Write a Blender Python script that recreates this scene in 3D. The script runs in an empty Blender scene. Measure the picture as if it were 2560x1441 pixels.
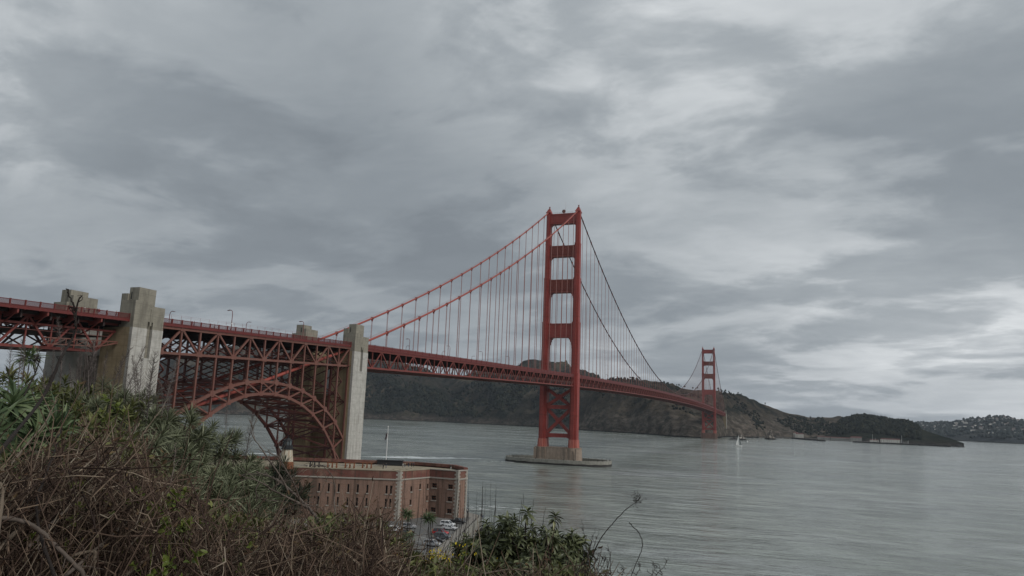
import bpy, bmesh, math, random
import numpy as np
from mathutils import Vector, Matrix, noise as mnoise

# ------------------------------------------------------------------ camera
SC = bpy.context.scene
COL = SC.collection
CAM = np.array([186.126, -611.893, 38.838])          # x east, y north along the bridge, z above water; south tower stands at the origin
YAW, PITCH, ROLL, FPX = 0.365311, 0.173489, 0.037022, 1815.75
_cp, _sp = math.cos(PITCH), math.sin(PITCH)
FW = np.array([-_cp*math.sin(YAW), _cp*math.cos(YAW), _sp])
_R = np.array([math.cos(YAW), math.sin(YAW), 0.0])
_U = np.cross(_R, FW)
RT = _R*math.cos(ROLL) + _U*math.sin(ROLL)
UP = -_R*math.sin(ROLL) + _U*math.cos(ROLL)
cd = bpy.data.cameras.new("camera"); cam = bpy.data.objects.new("camera", cd); COL.objects.link(cam)
cd.sensor_width = 36.0; cd.lens = FPX/2560*36.0; cd.clip_start = 0.1; cd.clip_end = 90000
m = Matrix.Identity(4)
for i in range(3):
    m[i][0], m[i][1], m[i][2], m[i][3] = RT[i], UP[i], -FW[i], CAM[i]
cam.matrix_world = m
SC.camera = cam

def ray(px, py):
    return FW + RT*(px-1280)/FPX - UP*(py-720.5)/FPX
def at(px, py, d):
    """point on the line of sight at horizontal distance d (metres)"""
    r = ray(px, py); return CAM + r*(d/math.hypot(r[0], r[1]))

# ------------------------------------------------------------------ render and exposure
SC.render.engine = 'CYCLES'
SC.cycles.use_denoising = True
SC.cycles.max_bounces = 6; SC.cycles.diffuse_bounces = 3; SC.cycles.glossy_bounces = 3; SC.cycles.transmission_bounces = 3
SC.cycles.volume_bounces = 0; SC.cycles.transparent_max_bounces = 8
SC.cycles.sample_clamp_indirect = 4.0
SC.view_settings.view_transform = 'Standard'; SC.view_settings.look = 'None'
SC.view_settings.exposure = 0.28; SC.view_settings.gamma = 1.0
SC.view_settings.use_curve_mapping = False

# ------------------------------------------------------------------ node helpers
class NT:
    def __init__(s, tree): s.t = tree; s.n = tree.nodes; s.l = tree.links
    def new(s, typ, **kw):
        n = s.n.new(typ)
        for k, v in kw.items(): setattr(n, k, v)
        return n
    def put(s, sock, v):
        if isinstance(v, bpy.types.NodeSocket): s.l.new(v, sock)
        else: sock.default_value = v
    def math(s, op, a, b=0.0, c=None, clamp=False):
        n = s.new('ShaderNodeMath', operation=op); n.use_clamp = clamp
        s.put(n.inputs[0], a); s.put(n.inputs[1], b)
        if c is not None: s.put(n.inputs[2], c)
        return n.outputs[0]
    def vmath(s, op, a, b=None, scale=None):
        n = s.new('ShaderNodeVectorMath', operation=op)
        s.put(n.inputs[0], a)
        if b is not None: s.put(n.inputs[1], b)
        if scale is not None: s.put(n.inputs['Scale'], scale)
        return n.outputs['Value'] if op in ('DOT_PRODUCT', 'LENGTH', 'DISTANCE') else n.outputs[0]
    def noise(s, vec, scale, detail=4.0, rough=0.55, dist=0.0, out='Fac', lac=2.0):
        n = s.new('ShaderNodeTexNoise'); s.put(n.inputs['Vector'], vec)
        n.inputs['Scale'].default_value = scale; n.inputs['Detail'].default_value = detail
        n.inputs['Roughness'].default_value = rough; n.inputs['Distortion'].default_value = dist
        n.inputs['Lacunarity'].default_value = lac
        return n.outputs[out]
    def ramp(s, fac, stops, interp='LINEAR'):
        n = s.new('ShaderNodeValToRGB'); cr = n.color_ramp; cr.interpolation = interp
        while len(cr.elements) < len(stops): cr.elements.new(0.5)
        for e, (p, c) in zip(cr.elements, stops):
            e.position = p; e.color = (*c, 1.0) if len(c) == 3 else c
        s.put(n.inputs[0], fac); return n.outputs[0]
    def smooth(s, v, lo, hi, a=0.0, b=1.0):
        n = s.new('ShaderNodeMapRange', interpolation_type='SMOOTHSTEP'); s.put(n.inputs[0], v)
        for i, x in zip((1, 2, 3, 4), (lo, hi, a, b)): s.put(n.inputs[i], x)
        return n.outputs[0]
    def mix(s, fac, a, b, blend='MIX'):
        n = s.new('ShaderNodeMix', data_type='RGBA', blend_type=blend)
        s.put(n.inputs[0], fac); s.put(n.inputs[6], (*a, 1) if isinstance(a, tuple) and len(a) == 3 else a)
        s.put(n.inputs[7], (*b, 1) if isinstance(b, tuple) and len(b) == 3 else b)
        return n.outputs[2]
    def mapping(s, vec, loc=(0, 0, 0), rot=(0, 0, 0), sc=(1, 1, 1)):
        n = s.new('ShaderNodeMapping'); s.put(n.inputs[0], vec)
        n.inputs[1].default_value = loc; n.inputs[2].default_value = rot; n.inputs[3].default_value = sc
        return n.outputs[0]

# ------------------------------------------------------------------ sky: clouds over a clear-sky model, one weak wide sun behind them
SUN_AZ, SUN_EL = math.radians(100), math.radians(38)   # azimuth from north (+y) towards east (+x)
w = bpy.data.worlds.new("World"); SC.world = w; w.use_nodes = True
t = NT(w.node_tree); t.n.clear()
out = t.new('ShaderNodeOutputWorld')
sky = t.new('ShaderNodeTexSky', sky_type='NISHITA'); sky.sun_disc = False
sky.sun_elevation = SUN_EL; sky.sun_rotation = SUN_AZ
sky.air_density = 1.0; sky.dust_density = 2.0
bg1 = t.new('ShaderNodeBackground'); t.l.new(sky.outputs[0], bg1.inputs[0]); bg1.inputs[1].default_value = 0.08
D = t.new('ShaderNodeTexCoord').outputs['Generated']
sep = t.new('ShaderNodeSeparateXYZ'); t.l.new(D, sep.inputs[0])
dz = t.math('ADD', t.math('ABSOLUTE', sep.outputs[2]), 0.17)
comb = t.new('ShaderNodeCombineXYZ')
t.l.new(t.math('DIVIDE', sep.outputs[0], dz), comb.inputs[0]); t.l.new(t.math('DIVIDE', sep.outputs[1], dz), comb.inputs[1])
plane = comb.outputs[0]
# cloud sheet at one height: heavy lumps in long rolls with thinner, brighter gaps
warp = t.noise(t.mapping(plane, loc=(1.3, 8.2, 0)), 1.1, 3, 0.5, 0.0, out='Color')
warped = t.vmath('ADD', plane, t.vmath('SCALE', t.vmath('SUBTRACT', warp, (0.5, 0.5, 0.5)), scale=0.45))
rolls = t.mapping(warped, loc=(3.1, 0.7, 0), rot=(0, 0, math.radians(35)), sc=(0.80, 1.0, 1))
n_big = t.noise(rolls, 0.8, 4, 0.5, 0.2)
n_lump = t.noise(rolls, 1.5, 9, 0.57, 0.0)
n_wisp = t.noise(t.mapping(warped, loc=(9, 4, 0), rot=(0, 0, 0.5), sc=(0.8, 1.2, 1)), 5.0, 9, 0.62, 0.0)
lum = t.math('ADD', t.math('MULTIPLY', t.math('SUBTRACT', n_big, 0.5), 0.75), 0.60)
lum = t.math('SUBTRACT', lum, t.smooth(n_lump, 0.43, 0.58, 0.0, 0.29))
lum = t.math('ADD', lum, t.math('MULTIPLY', t.math('SUBTRACT', n_wisp, 0.5), 0.30))
# thinner and thicker parts of the sheet (direction, tightness, amount)
for (px, py, k, a) in [(1480, 20, 26, 0.20), (1750, 220, 70, 0.04), (2430, 860, 60, 0.26), (2000, 780, 130, 0.12), (60, 100, 30, 0.14), (700, 650, 200, 0.05),
                       (500, 480, 22, -0.20), (1150, 560, 34, -0.16), (1950, 500, 50, -0.14), (2480, 420, 60, -0.14), (900, 220, 70, -0.10), (150, 620, 60, -0.08), (1750, 30, 90, 0.05)]:
    d = ray(px, py); d = d/np.linalg.norm(d)
    g = t.math('EXPONENT', t.math('MULTIPLY', t.math('SUBTRACT', t.vmath('DOT_PRODUCT', D, tuple(d)), 1.0), k))
    lum = t.math('ADD', lum, t.math('MULTIPLY', g, a))
cloud = t.ramp(lum, [(0.0, (0.150, 0.170, 0.190)), (0.25, (0.188, 0.211, 0.232)), (0.5, (0.268, 0.292, 0.312)), (0.75, (0.425, 0.447, 0.463)), (1.0, (0.66, 0.677, 0.685))])
bg2 = t.new('ShaderNodeBackground'); t.l.new(cloud, bg2.inputs[0]); bg2.inputs[1].default_value = 1.17
mixs = t.new('ShaderNodeMixShader')
t.put(mixs.inputs[0], t.smooth(n_big, 0.15, 0.35, 0.93, 1.0))
t.l.new(bg1.outputs[0], mixs.inputs[1]); t.l.new(bg2.outputs[0], mixs.inputs[2]); t.l.new(mixs.outputs[0], out.inputs[0])

sd = bpy.data.lights.new("sun", 'SUN'); sun = bpy.data.objects.new("sun", sd); COL.objects.link(sun)
sd.energy = 1.5; sd.angle = math.radians(22); sd.color = (1.0, 0.965, 0.92)
sv = Vector((math.cos(SUN_EL)*math.sin(SUN_AZ), math.cos(SUN_EL)*math.cos(SUN_AZ), math.sin(SUN_EL)))
sun.rotation_euler = (-sv).to_track_quat('-Z', 'Y').to_euler(); sun.location = (300, -500, 400)

# ------------------------------------------------------------------ object helpers
WORLD = {}
def register(o, mw=None): WORLD[o.name] = mw.copy() if mw is not None else o.matrix_basis.copy()
def child(o, parent):
    if parent is not None:
        o.parent = parent; o.matrix_parent_inverse = WORLD[parent.name].inverted()
def tag(o, label=None, cat=None, group=None, kind=None):
    if label: o['label'] = label
    if cat: o['category'] = cat
    if group: o['group'] = group
    if kind: o['kind'] = kind
    return o
def empty(name, loc=(0, 0, 0), parent=None, label=None, cat=None, group=None):
    o = bpy.data.objects.new(name, None); o.empty_display_size = 0.3; o.location = loc; COL.objects.link(o)
    register(o, Matrix.Translation(Vector(loc))); child(o, parent); tag(o, label, cat, group); return o
def link(name, me, mats, parent=None, mw=None):
    o = bpy.data.objects.new(name, me); COL.objects.link(o)
    if mw is not None: o.matrix_basis = mw
    register(o, mw if mw is not None else Matrix.Identity(4)); child(o, parent)
    if mats is not None and not me.materials:
        for x in (mats if isinstance(mats, (list, tuple)) else [mats]): me.materials.append(x)
    return o
def copy_tree(src, loc, rotz=0.0, scale=1.0, name=None):
    def rec(o, par):
        c = o.copy(); COL.objects.link(c)
        if par is not None: c.parent = par
        for ch in list(o.children): rec(ch, c)
        return c
    r = rec(src, None); r.location = loc; r.rotation_euler = (0, 0, rotz); r.scale = (scale,)*3
    return r

class MB:
    def __init__(s): s.v = []; s.f = []; s.mi = []
    def add(s, vs, fs, mi=0):
        b = len(s.v); s.v += [tuple(x) for x in vs]; s.f += [tuple(b+i for i in f) for f in fs]; s.mi += [mi]*len(fs)
    BOXF = [(0, 3, 2, 1), (4, 5, 6, 7), (0, 1, 5, 4), (1, 2, 6, 5), (2, 3, 7, 6), (3, 0, 4, 7)]
    def box(s, x0, x1, y0, y1, z0, z1, mi=0):
        s.add([(x0, y0, z0), (x1, y0, z0), (x1, y1, z0), (x0, y1, z0), (x0, y0, z1), (x1, y0, z1), (x1, y1, z1), (x0, y1, z1)], MB.BOXF, mi)
    def bar(s, p0, p1, w, h, mi=0):
        M = bar_matrix(p0, p1, w, h)
        s.add([M @ Vector(c) for c in UNIT], MB.BOXF, mi)
    def prism(s, poly, z0, z1, mi=0, top=None):
        n = len(poly); tp = top or poly
        s.add([(x, y, z0) for x, y in poly]+[(x, y, z1) for x, y in tp],
              [tuple(range(n-1, -1, -1)), tuple(range(n, 2*n))]+[(i, (i+1) % n, n+(i+1) % n, n+i) for i in range(n)], mi)
    def extr(s, pts, off, mi=0):
        """planar polygon (3d points) extruded by a vector"""
        n = len(pts); o = Vector(off); P = [Vector(p) for p in pts]
        s.add(P+[p+o for p in P], [tuple(range(n-1, -1, -1)), tuple(range(n, 2*n))]+[(i, (i+1) % n, n+(i+1) % n, n+i) for i in range(n)], mi)
    def tube(s, pts, rad, n=6, mi=0, caps=True):
        P = [Vector(p) for p in pts]; R = rad if isinstance(rad, (list, tuple)) else [rad]*len(P)
        rings = []; ref = Vector((0, 0, 1))
        for i, p in enumerate(P):
            d = (P[min(i+1, len(P)-1)]-P[max(i-1, 0)]).normalized()
            if abs(d.dot(ref)) > 0.95: ref = Vector((0, 1, 0.1))
            a = d.cross(ref).normalized(); b = d.cross(a)
            rings.append([p+(a*math.cos(q)+b*math.sin(q))*R[i] for q in [2*math.pi*k/n for k in range(n)]])
        fs = [(i*n+k, i*n+(k+1) % n, (i+1)*n+(k+1) % n, (i+1)*n+k) for i in range(len(P)-1) for k in range(n)]
        if caps: fs += [tuple(range(n-1, -1, -1)), tuple((len(P)-1)*n+k for k in range(n))]
        s.add([v for r in rings for v in r], fs, mi)
    def build(s, name, mats, parent=None, smooth=False, mw=None):
        me = bpy.data.meshes.new(name); me.from_pydata(s.v, [], s.f)
        ms = mats if isinstance(mats, (list, tuple)) else [mats]
        for x in ms: me.materials.append(x)
        if len(ms) > 1: me.polygons.foreach_set('material_index', s.mi)
        bm = bmesh.new(); bm.from_mesh(me); bmesh.ops.recalc_face_normals(bm, faces=bm.faces); bm.to_mesh(me); bm.free()
        if smooth: me.polygons.foreach_set('use_smooth', [True]*len(me.polygons))
        return link(name, me, None, parent, mw)

UNIT = [(-.5, -.5, -.5), (.5, -.5, -.5), (.5, .5, -.5), (-.5, .5, -.5), (-.5, -.5, .5), (.5, -.5, .5), (.5, .5, .5), (-.5, .5, .5)]
def bar_matrix(p0, p1, w, h):
    """unit box stretched along p0-p1, w wide (sideways), h deep"""
    a, b = Vector(p0), Vector(p1); d = b-a; L = d.length; z = d/L
    ref = Vector((1, 0, 0)) if abs(z.x) < 0.9 else Vector((0, 0, 1))
    y = z.cross(ref).normalized(); x = y.cross(z)
    M = Matrix(((x[0]*w, y[0]*h, z[0]*L, 0), (x[1]*w, y[1]*h, z[1]*L, 0), (x[2]*w, y[2]*h, z[2]*L, 0), (0, 0, 0, 1)))
    M.translation = (a+b)/2
    return M
_unit = {}
def member(name, p0, p1, w, h, mat, parent):
    """straight steel or stone piece: shares one unit mesh per material"""
    if mat.name not in _unit:
        me = bpy.data.meshes.new('piece_'+mat.name); me.from_pydata(UNIT, [], MB.BOXF); me.materials.append(mat); _unit[mat.name] = me
    M = bar_matrix(p0, p1, w, h)
    o = bpy.data.objects.new(name, _unit[mat.name]); COL.objects.link(o)
    loc, rot, sc = M.decompose(); o.location = loc; o.rotation_mode = 'QUATERNION'; o.rotation_quaternion = rot; o.scale = sc
    child(o, parent); return o
def block(name, x0, x1, y0, y1, z0, z1, mat, parent):
    return member(name, ((x0+x1)/2, (y0+y1)/2, z0), ((x0+x1)/2, (y0+y1)/2, z1), x1-x0, y1-y0, mat, parent)

def np_mesh(name, V, F, mats, parent=None, smooth=False, mi=None, mw=None):
    V = np.asarray(V, np.float32); F = np.asarray(F, np.int32); k = F.shape[1]
    me = bpy.data.meshes.new(name)
    me.vertices.add(len(V)); me.vertices.foreach_set('co', V.ravel())
    me.loops.add(F.size); me.loops.foreach_set('vertex_index', F.ravel())
    me.polygons.add(len(F)); me.polygons.foreach_set('loop_start', np.arange(0, F.size, k, dtype=np.int32))
    me.polygons.foreach_set('loop_total', np.full(len(F), k, np.int32))
    if smooth: me.polygons.foreach_set('use_smooth', np.ones(len(F), bool))
    for x in (mats if isinstance(mats, (list, tuple)) else [mats]): me.materials.append(x)
    if mi is not None: me.polygons.foreach_set('material_index', np.asarray(mi, np.int32))
    me.update(calc_edges=True); me.validate()
    return link(name, me, None, parent, mw)

def np_tubes(P, R, sides=3):
    """P (n,k,3) polylines, R (n,k) radii -> vertices and quads"""
    n, k, _ = P.shape
    T = np.empty_like(P); T[:, 1:-1] = P[:, 2:]-P[:, :-2]; T[:, 0] = P[:, 1]-P[:, 0]; T[:, -1] = P[:, -1]-P[:, -2]
    T /= np.linalg.norm(T, axis=2, keepdims=True)+1e-9
    ref = np.array([0.31, 0.83, 0.46]); A = np.cross(T, ref); A /= np.linalg.norm(A, axis=2, keepdims=True)+1e-9
    B = np.cross(T, A)
    ang = np.arange(sides)*2*np.pi/sides
    V = P[:, :, None, :] + R[:, :, None, None]*(A[:, :, None, :]*np.cos(ang)[None, None, :, None] + B[:, :, None, :]*np.sin(ang)[None, None, :, None])
    base = (np.arange(n)*k*sides)[:, None, None]; i = (np.arange(k-1)*sides)[None, :, None]; j = np.arange(sides)[None, None, :]; j2 = (j+1) % sides
    F = np.stack([base+i+j, base+i+j2, base+i+sides+j2, base+i+sides+j], axis=-1).reshape(-1, 4)
    return V.reshape(-1, 3), F
def np_join(parts):
    Vs, Fs, o = [], [], 0
    for V, F in parts: Vs.append(V); Fs.append(F+o); o += len(V)
    return np.concatenate(Vs), np.concatenate(Fs)
def np_inst(tv, tf, rot, sc, tr):
    """template (v,3),(f,k) placed n times: rot (n,3,3), sc (n,) or (n,3), tr (n,3)"""
    n = len(tr); sc = np.asarray(sc); sc = sc[:, None, None] if sc.ndim == 1 else sc[:, None, :]
    V = np.einsum('nij,nvj->nvi', rot, tv[None]*sc) + tr[:, None, :]
    F = tf[None]+(np.arange(n)*len(tv))[:, None, None]
    return V.reshape(-1, 3), F.reshape(-1, tf.shape[1])
def np_frames(d, roll=None):
    """rotation matrices whose local y runs along d (n,3) and local z is as upright as can be"""
    y = d/np.linalg.norm(d, axis=1, keepdims=True); up = np.tile([0.0, 0.02, 1.0], (len(d), 1))
    x = np.cross(y, up); x /= np.linalg.norm(x, axis=1, keepdims=True)+1e-9; z = np.cross(x, y)
    if roll is not None:
        c, s_ = np.cos(roll)[:, None], np.sin(roll)[:, None]; x, z = x*c+z*s_, -x*s_+z*c
    return np.stack([x, y, z], axis=2)

# ------------------------------------------------------------------ materials
def material(name, base, rough=0.7, var=0.0, vscale=1.0, alt=None, altscale=0.2, altlo=0.5, altamt=1.0, metal=0.0, bump=0.0, bscale=5.0, streak=None, streakamt=0.5, spec=0.4, island=None, trans=0.0, strs=(1.2, 1.2, 0.06), seam=0.0):
    mt = bpy.data.materials.new(name); mt.use_nodes = True; t = NT(mt.node_tree); b = t.n['Principled BSDF']
    geo = t.new('ShaderNodeNewGeometry'); P = geo.outputs['Position']
    col = t.mix(0.0, base, base)
    if island:
        col = t.ramp(geo.outputs['Random Per Island'], island)
    if alt:
        f = t.math('MULTIPLY', t.smooth(t.noise(P, altscale, 6, 0.6), altlo-0.12, altlo+0.12), altamt)
        col = t.mix(f, col, alt)
    if streak:
        f = t.noise(t.mapping(P, sc=strs), 1.0, 5, 0.6)
        col = t.mix(t.math('MULTIPLY', t.smooth(f, 0.45, 0.72), streakamt), col, streak)
    if seam:                     # plate joints
        sp = t.new('ShaderNodeSeparateXYZ'); t.l.new(P, sp.inputs[0])
        j1 = t.math('LESS_THAN', t.math('FRACT', t.math('DIVIDE', sp.outputs[2], seam)), 0.06)
        j2 = t.math('LESS_THAN', t.math('FRACT', t.math('DIVIDE', t.math('ADD', sp.outputs[0], sp.outputs[1]), 1.07)), 0.13)
        col = t.vmath('SCALE', col, scale=t.math('SUBTRACT', 1.0, t.math('MULTIPLY', t.math('MAXIMUM', j1, j2), 0.30)))
    if var:
        f = t.noise(P, vscale, 5, 0.6)
        k = t.math('ADD', t.math('MULTIPLY', t.math('SUBTRACT', f, 0.5), 2*var), 1.0)
        col = t.vmath('SCALE', col, scale=k)
    t.put(b.inputs['Base Color'], col)
    b.inputs['Roughness'].default_value = rough; b.inputs['Metallic'].default_value = metal
    b.inputs['Specular IOR Level'].default_value = spec
    if bump:
        n = t.new('ShaderNodeBump'); n.inputs['Strength'].default_value = bump; n.inputs['Distance'].default_value = 0.1
        t.put(n.inputs['Height'], t.noise(P, bscale, 6, 0.65)); t.l.new(n.outputs[0], b.inputs['Normal'])
    if trans:
        tr = t.new('ShaderNodeBsdfTranslucent'); t.put(tr.inputs[0], col)
        ms = t.new('ShaderNodeMixShader'); ms.inputs[0].default_value = trans
        o = t.n['Material Output']; t.l.new(b.outputs[0], ms.inputs[1]); t.l.new(tr.outputs[0], ms.inputs[2]); t.l.new(ms.outputs[0], o.inputs[0])
    return mt

M = {}
M['tower'] = material('tower_paint', (0.25, 0.042, 0.032), 0.55, var=0.18, vscale=0.25, streak=(0.19, 0.028, 0.024), streakamt=0.55, strs=(0.6, 0.6, 0.03), alt=(0.33, 0.058, 0.047), altscale=0.08, altamt=0.6, seam=3.4)
M['tower_base'] = material('faded_tower_paint', (0.36, 0.10, 0.075), 0.65, var=0.2, vscale=0.5, streak=(0.40, 0.20, 0.16), streakamt=0.7)
M['tower_panel'] = material('dark_panel_paint', (0.20, 0.045, 0.030), 0.6, var=0.25, vscale=0.8)
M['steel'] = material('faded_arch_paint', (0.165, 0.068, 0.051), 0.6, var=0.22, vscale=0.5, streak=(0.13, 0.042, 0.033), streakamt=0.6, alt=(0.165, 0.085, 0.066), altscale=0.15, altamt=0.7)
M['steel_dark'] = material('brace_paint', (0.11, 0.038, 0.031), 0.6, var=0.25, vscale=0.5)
M['truss'] = material('truss_paint', (0.19, 0.047, 0.038), 0.6, var=0.2, vscale=0.3)
M['rail'] = material('rail_paint', (0.135, 0.025, 0.022), 0.55, var=0.15, vscale=0.5)
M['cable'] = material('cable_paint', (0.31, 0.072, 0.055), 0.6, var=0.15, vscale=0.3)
M['hanger'] = material('suspender_paint', (0.24, 0.105, 0.09), 0.6, var=0.15, vscale=0.2)
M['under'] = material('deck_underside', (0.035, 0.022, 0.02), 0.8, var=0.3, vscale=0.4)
M['deck'] = material('deck_concrete', (0.26, 0.24, 0.225), 0.85, var=0.15, vscale=0.5)
M['asphalt'] = material('asphalt', (0.11, 0.11, 0.106), 0.9, var=0.25, vscale=0.35, alt=(0.17, 0.166, 0.155), altscale=0.06, altamt=0.8, bump=0.2, bscale=12)
M['path'] = material('sea_walk_concrete', (0.24, 0.225, 0.20), 0.9, var=0.2, vscale=0.7, streak=(0.15, 0.14, 0.125), strs=(0.3, 0.3, 0.3))
M['white'] = material('white_paint', (0.75, 0.75, 0.73), 0.5, var=0.08, vscale=1.5)
M['cream'] = material('cream_plaster', (0.62, 0.59, 0.53), 0.8, var=0.1, vscale=0.2)
M['roof'] = material('red_roof_tile', (0.10, 0.046, 0.040), 0.8, var=0.2, vscale=0.6)
M['dark'] = material('dark_opening', (0.012, 0.011, 0.011), 0.6)
M['black'] = material('black_paint', (0.018, 0.018, 0.02), 0.6, var=0.2, vscale=2)
M['stone'] = material('granite', (0.33, 0.305, 0.265), 0.85, var=0.25, vscale=1.2, bump=0.3, bscale=6)
M['earth_roof'] = material('tan_terreplein', (0.33, 0.285, 0.215), 0.95, var=0.25, vscale=0.4, alt=(0.22, 0.19, 0.13), altscale=0.2, altamt=0.8)
M['rust'] = material('rusty_iron', (0.20, 0.075, 0.035), 0.85, var=0.35, vscale=3)

def concrete_material(name, base, dark, stain, line=3.0, amt=0.6):
    mt = bpy.data.materials.new(name); mt.use_nodes = True; t = NT(mt.node_tree); b = t.n['Principled BSDF']
    P = t.new('ShaderNodeNewGeometry').outputs['Position']; sp = t.new('ShaderNodeSeparateXYZ'); t.l.new(P, sp.inputs[0]); z = sp.outputs[2]
    col = t.mix(t.smooth(t.noise(P, 0.5, 6, 0.65), 0.35, 0.7), base, tuple(c*0.78 for c in base))
    # rain streaks and grime with ragged ends
    f = t.noise(t.mapping(P, sc=(1.1, 1.1, 0.07)), 1.0, 7, 0.65)
    col = t.mix(t.math('MULTIPLY', t.smooth(f, 0.46, 0.66), amt), col, dark)
    f2 = t.noise(t.mapping(P, sc=(0.35, 0.35, 1.7)), 1.0, 6, 0.7)
    col = t.mix(t.math('MULTIPLY', t.smooth(f2, 0.52, 0.68), 0.55), col, stain)
    # pour joints every few metres and fine board marks
    w_ = t.math('FRACT', t.math('DIVIDE', z, line))
    col = t.mix(t.math('MULTIPLY', t.math('LESS_THAN', w_, 0.03), 0.55), col, dark)
    wb = t.math('FRACT', t.math('MULTIPLY', z, 2.2))
    col = t.mix(t.math('MULTIPLY', t.math('MULTIPLY', t.math('LESS_THAN', wb, 0.16), t.noise(P, 1.5, 3)), 0.5), col, dark)
    t.put(b.inputs['Base Color'], col); b.inputs['Roughness'].default_value = 0.92; b.inputs['Specular IOR Level'].default_value = 0.2
    n = t.new('ShaderNodeBump'); n.inputs['Strength'].default_value = 0.35; n.inputs['Distance'].default_value = 0.08
    t.put(n.inputs['Height'], t.math('ADD', t.noise(P, 3.0, 6, 0.7), t.math('MULTIPLY', t.math('LESS_THAN', wb, 0.16), -0.4)))
    t.l.new(n.outputs[0], b.inputs['Normal'])
    return mt
M['conc_new'] = concrete_material('washed_concrete', (0.50, 0.485, 0.445), (0.22, 0.205, 0.175), (0.27, 0.25, 0.215))
M['conc_old'] = concrete_material('weathered_concrete', (0.29, 0.27, 0.22), (0.12, 0.11, 0.09), (0.18, 0.165, 0.13))
M['conc_brown'] = concrete_material('brown_stained_concrete', (0.36, 0.285, 0.18), (0.19, 0.145, 0.09), (0.24, 0.18, 0.105))
M['conc_pale'] = concrete_material('pale_concrete', (0.42, 0.41, 0.375), (0.26, 0.25, 0.22), (0.32, 0.305, 0.27))
M['conc_far'] = concrete_material('far_pier_concrete', (0.20, 0.125, 0.10), (0.11, 0.07, 0.055), (0.15, 0.09, 0.07), line=50, amt=0.8)
M['conc_pier'] = concrete_material('pier_concrete', (0.34, 0.27, 0.215), (0.19, 0.145, 0.11), (0.25, 0.19, 0.15), line=50, amt=0.8)
M['conc_fender'] = concrete_material('fender_concrete', (0.30, 0.29, 0.255), (0.13, 0.125, 0.105), (0.19, 0.18, 0.155), line=50)

def brick_material(name, base, alt, mortar):
    mt = bpy.data.materials.new(name); mt.use_nodes = True; t = NT(mt.node_tree); b = t.n['Principled BSDF']
    P = t.new('ShaderNodeNewGeometry').outputs['Position']; sp = t.new('ShaderNodeSeparateXYZ'); t.l.new(P, sp.inputs[0])
    cb = t.new('ShaderNodeCombineXYZ'); t.l.new(t.math('ADD', sp.outputs[0], sp.outputs[1]), cb.inputs[0]); t.l.new(sp.outputs[2], cb.inputs[1])
    br = t.new('ShaderNodeTexBrick'); t.l.new(cb.outputs[0], br.inputs[0]); br.inputs['Scale'].default_value = 1.6
    br.inputs['Color1'].default_value = (*base, 1); br.inputs['Color2'].default_value = (*alt, 1); br.inputs['Mortar'].default_value = (*mortar, 1)
    br.inputs['Mortar Size'].default_value = 0.018
    col = br.outputs[0]
    col = t.mix(t.math('MULTIPLY', t.smooth(t.noise(P, 0.22, 6, 0.65), 0.42, 0.68), 0.6), col, (0.27, 0.17, 0.125))
    col = t.mix(t.math('MULTIPLY', t.smooth(t.noise(t.mapping(P, sc=(0.8, 0.8, 0.06)), 1.0, 6, 0.6), 0.48, 0.66), 0.75), col, (0.075, 0.055, 0.043))
    col = t.mix(t.math('MULTIPLY', t.smooth(t.noise(t.mapping(P, sc=(0.1, 0.1, 1.4)), 1.0, 5, 0.6), 0.5, 0.7), 0.45), col, (0.13, 0.075, 0.055))
    t.put(b.inputs['Base Color'], col); b.inputs['Roughness'].default_value = 0.9; b.inputs['Specular IOR Level'].default_value = 0.2
    return mt
M['brick'] = brick_material('fort_brick', (0.245, 0.145, 0.108), (0.195, 0.11, 0.084), (0.28, 0.235, 0.19))
M['brick_red'] = brick_material('parapet_brick', (0.175, 0.06, 0.048), (0.14, 0.05, 0.04), (0.17, 0.11, 0.09))

# ================================================================== SETTING
rng = np.random.default_rng(7); random.seed(7)
def fbm(x, y, z=0.0, o=4):
    return mnoise.fractal(Vector((x, y, z)), 1.0, 2.0, o, noise_basis='PERLIN_ORIGINAL')

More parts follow.
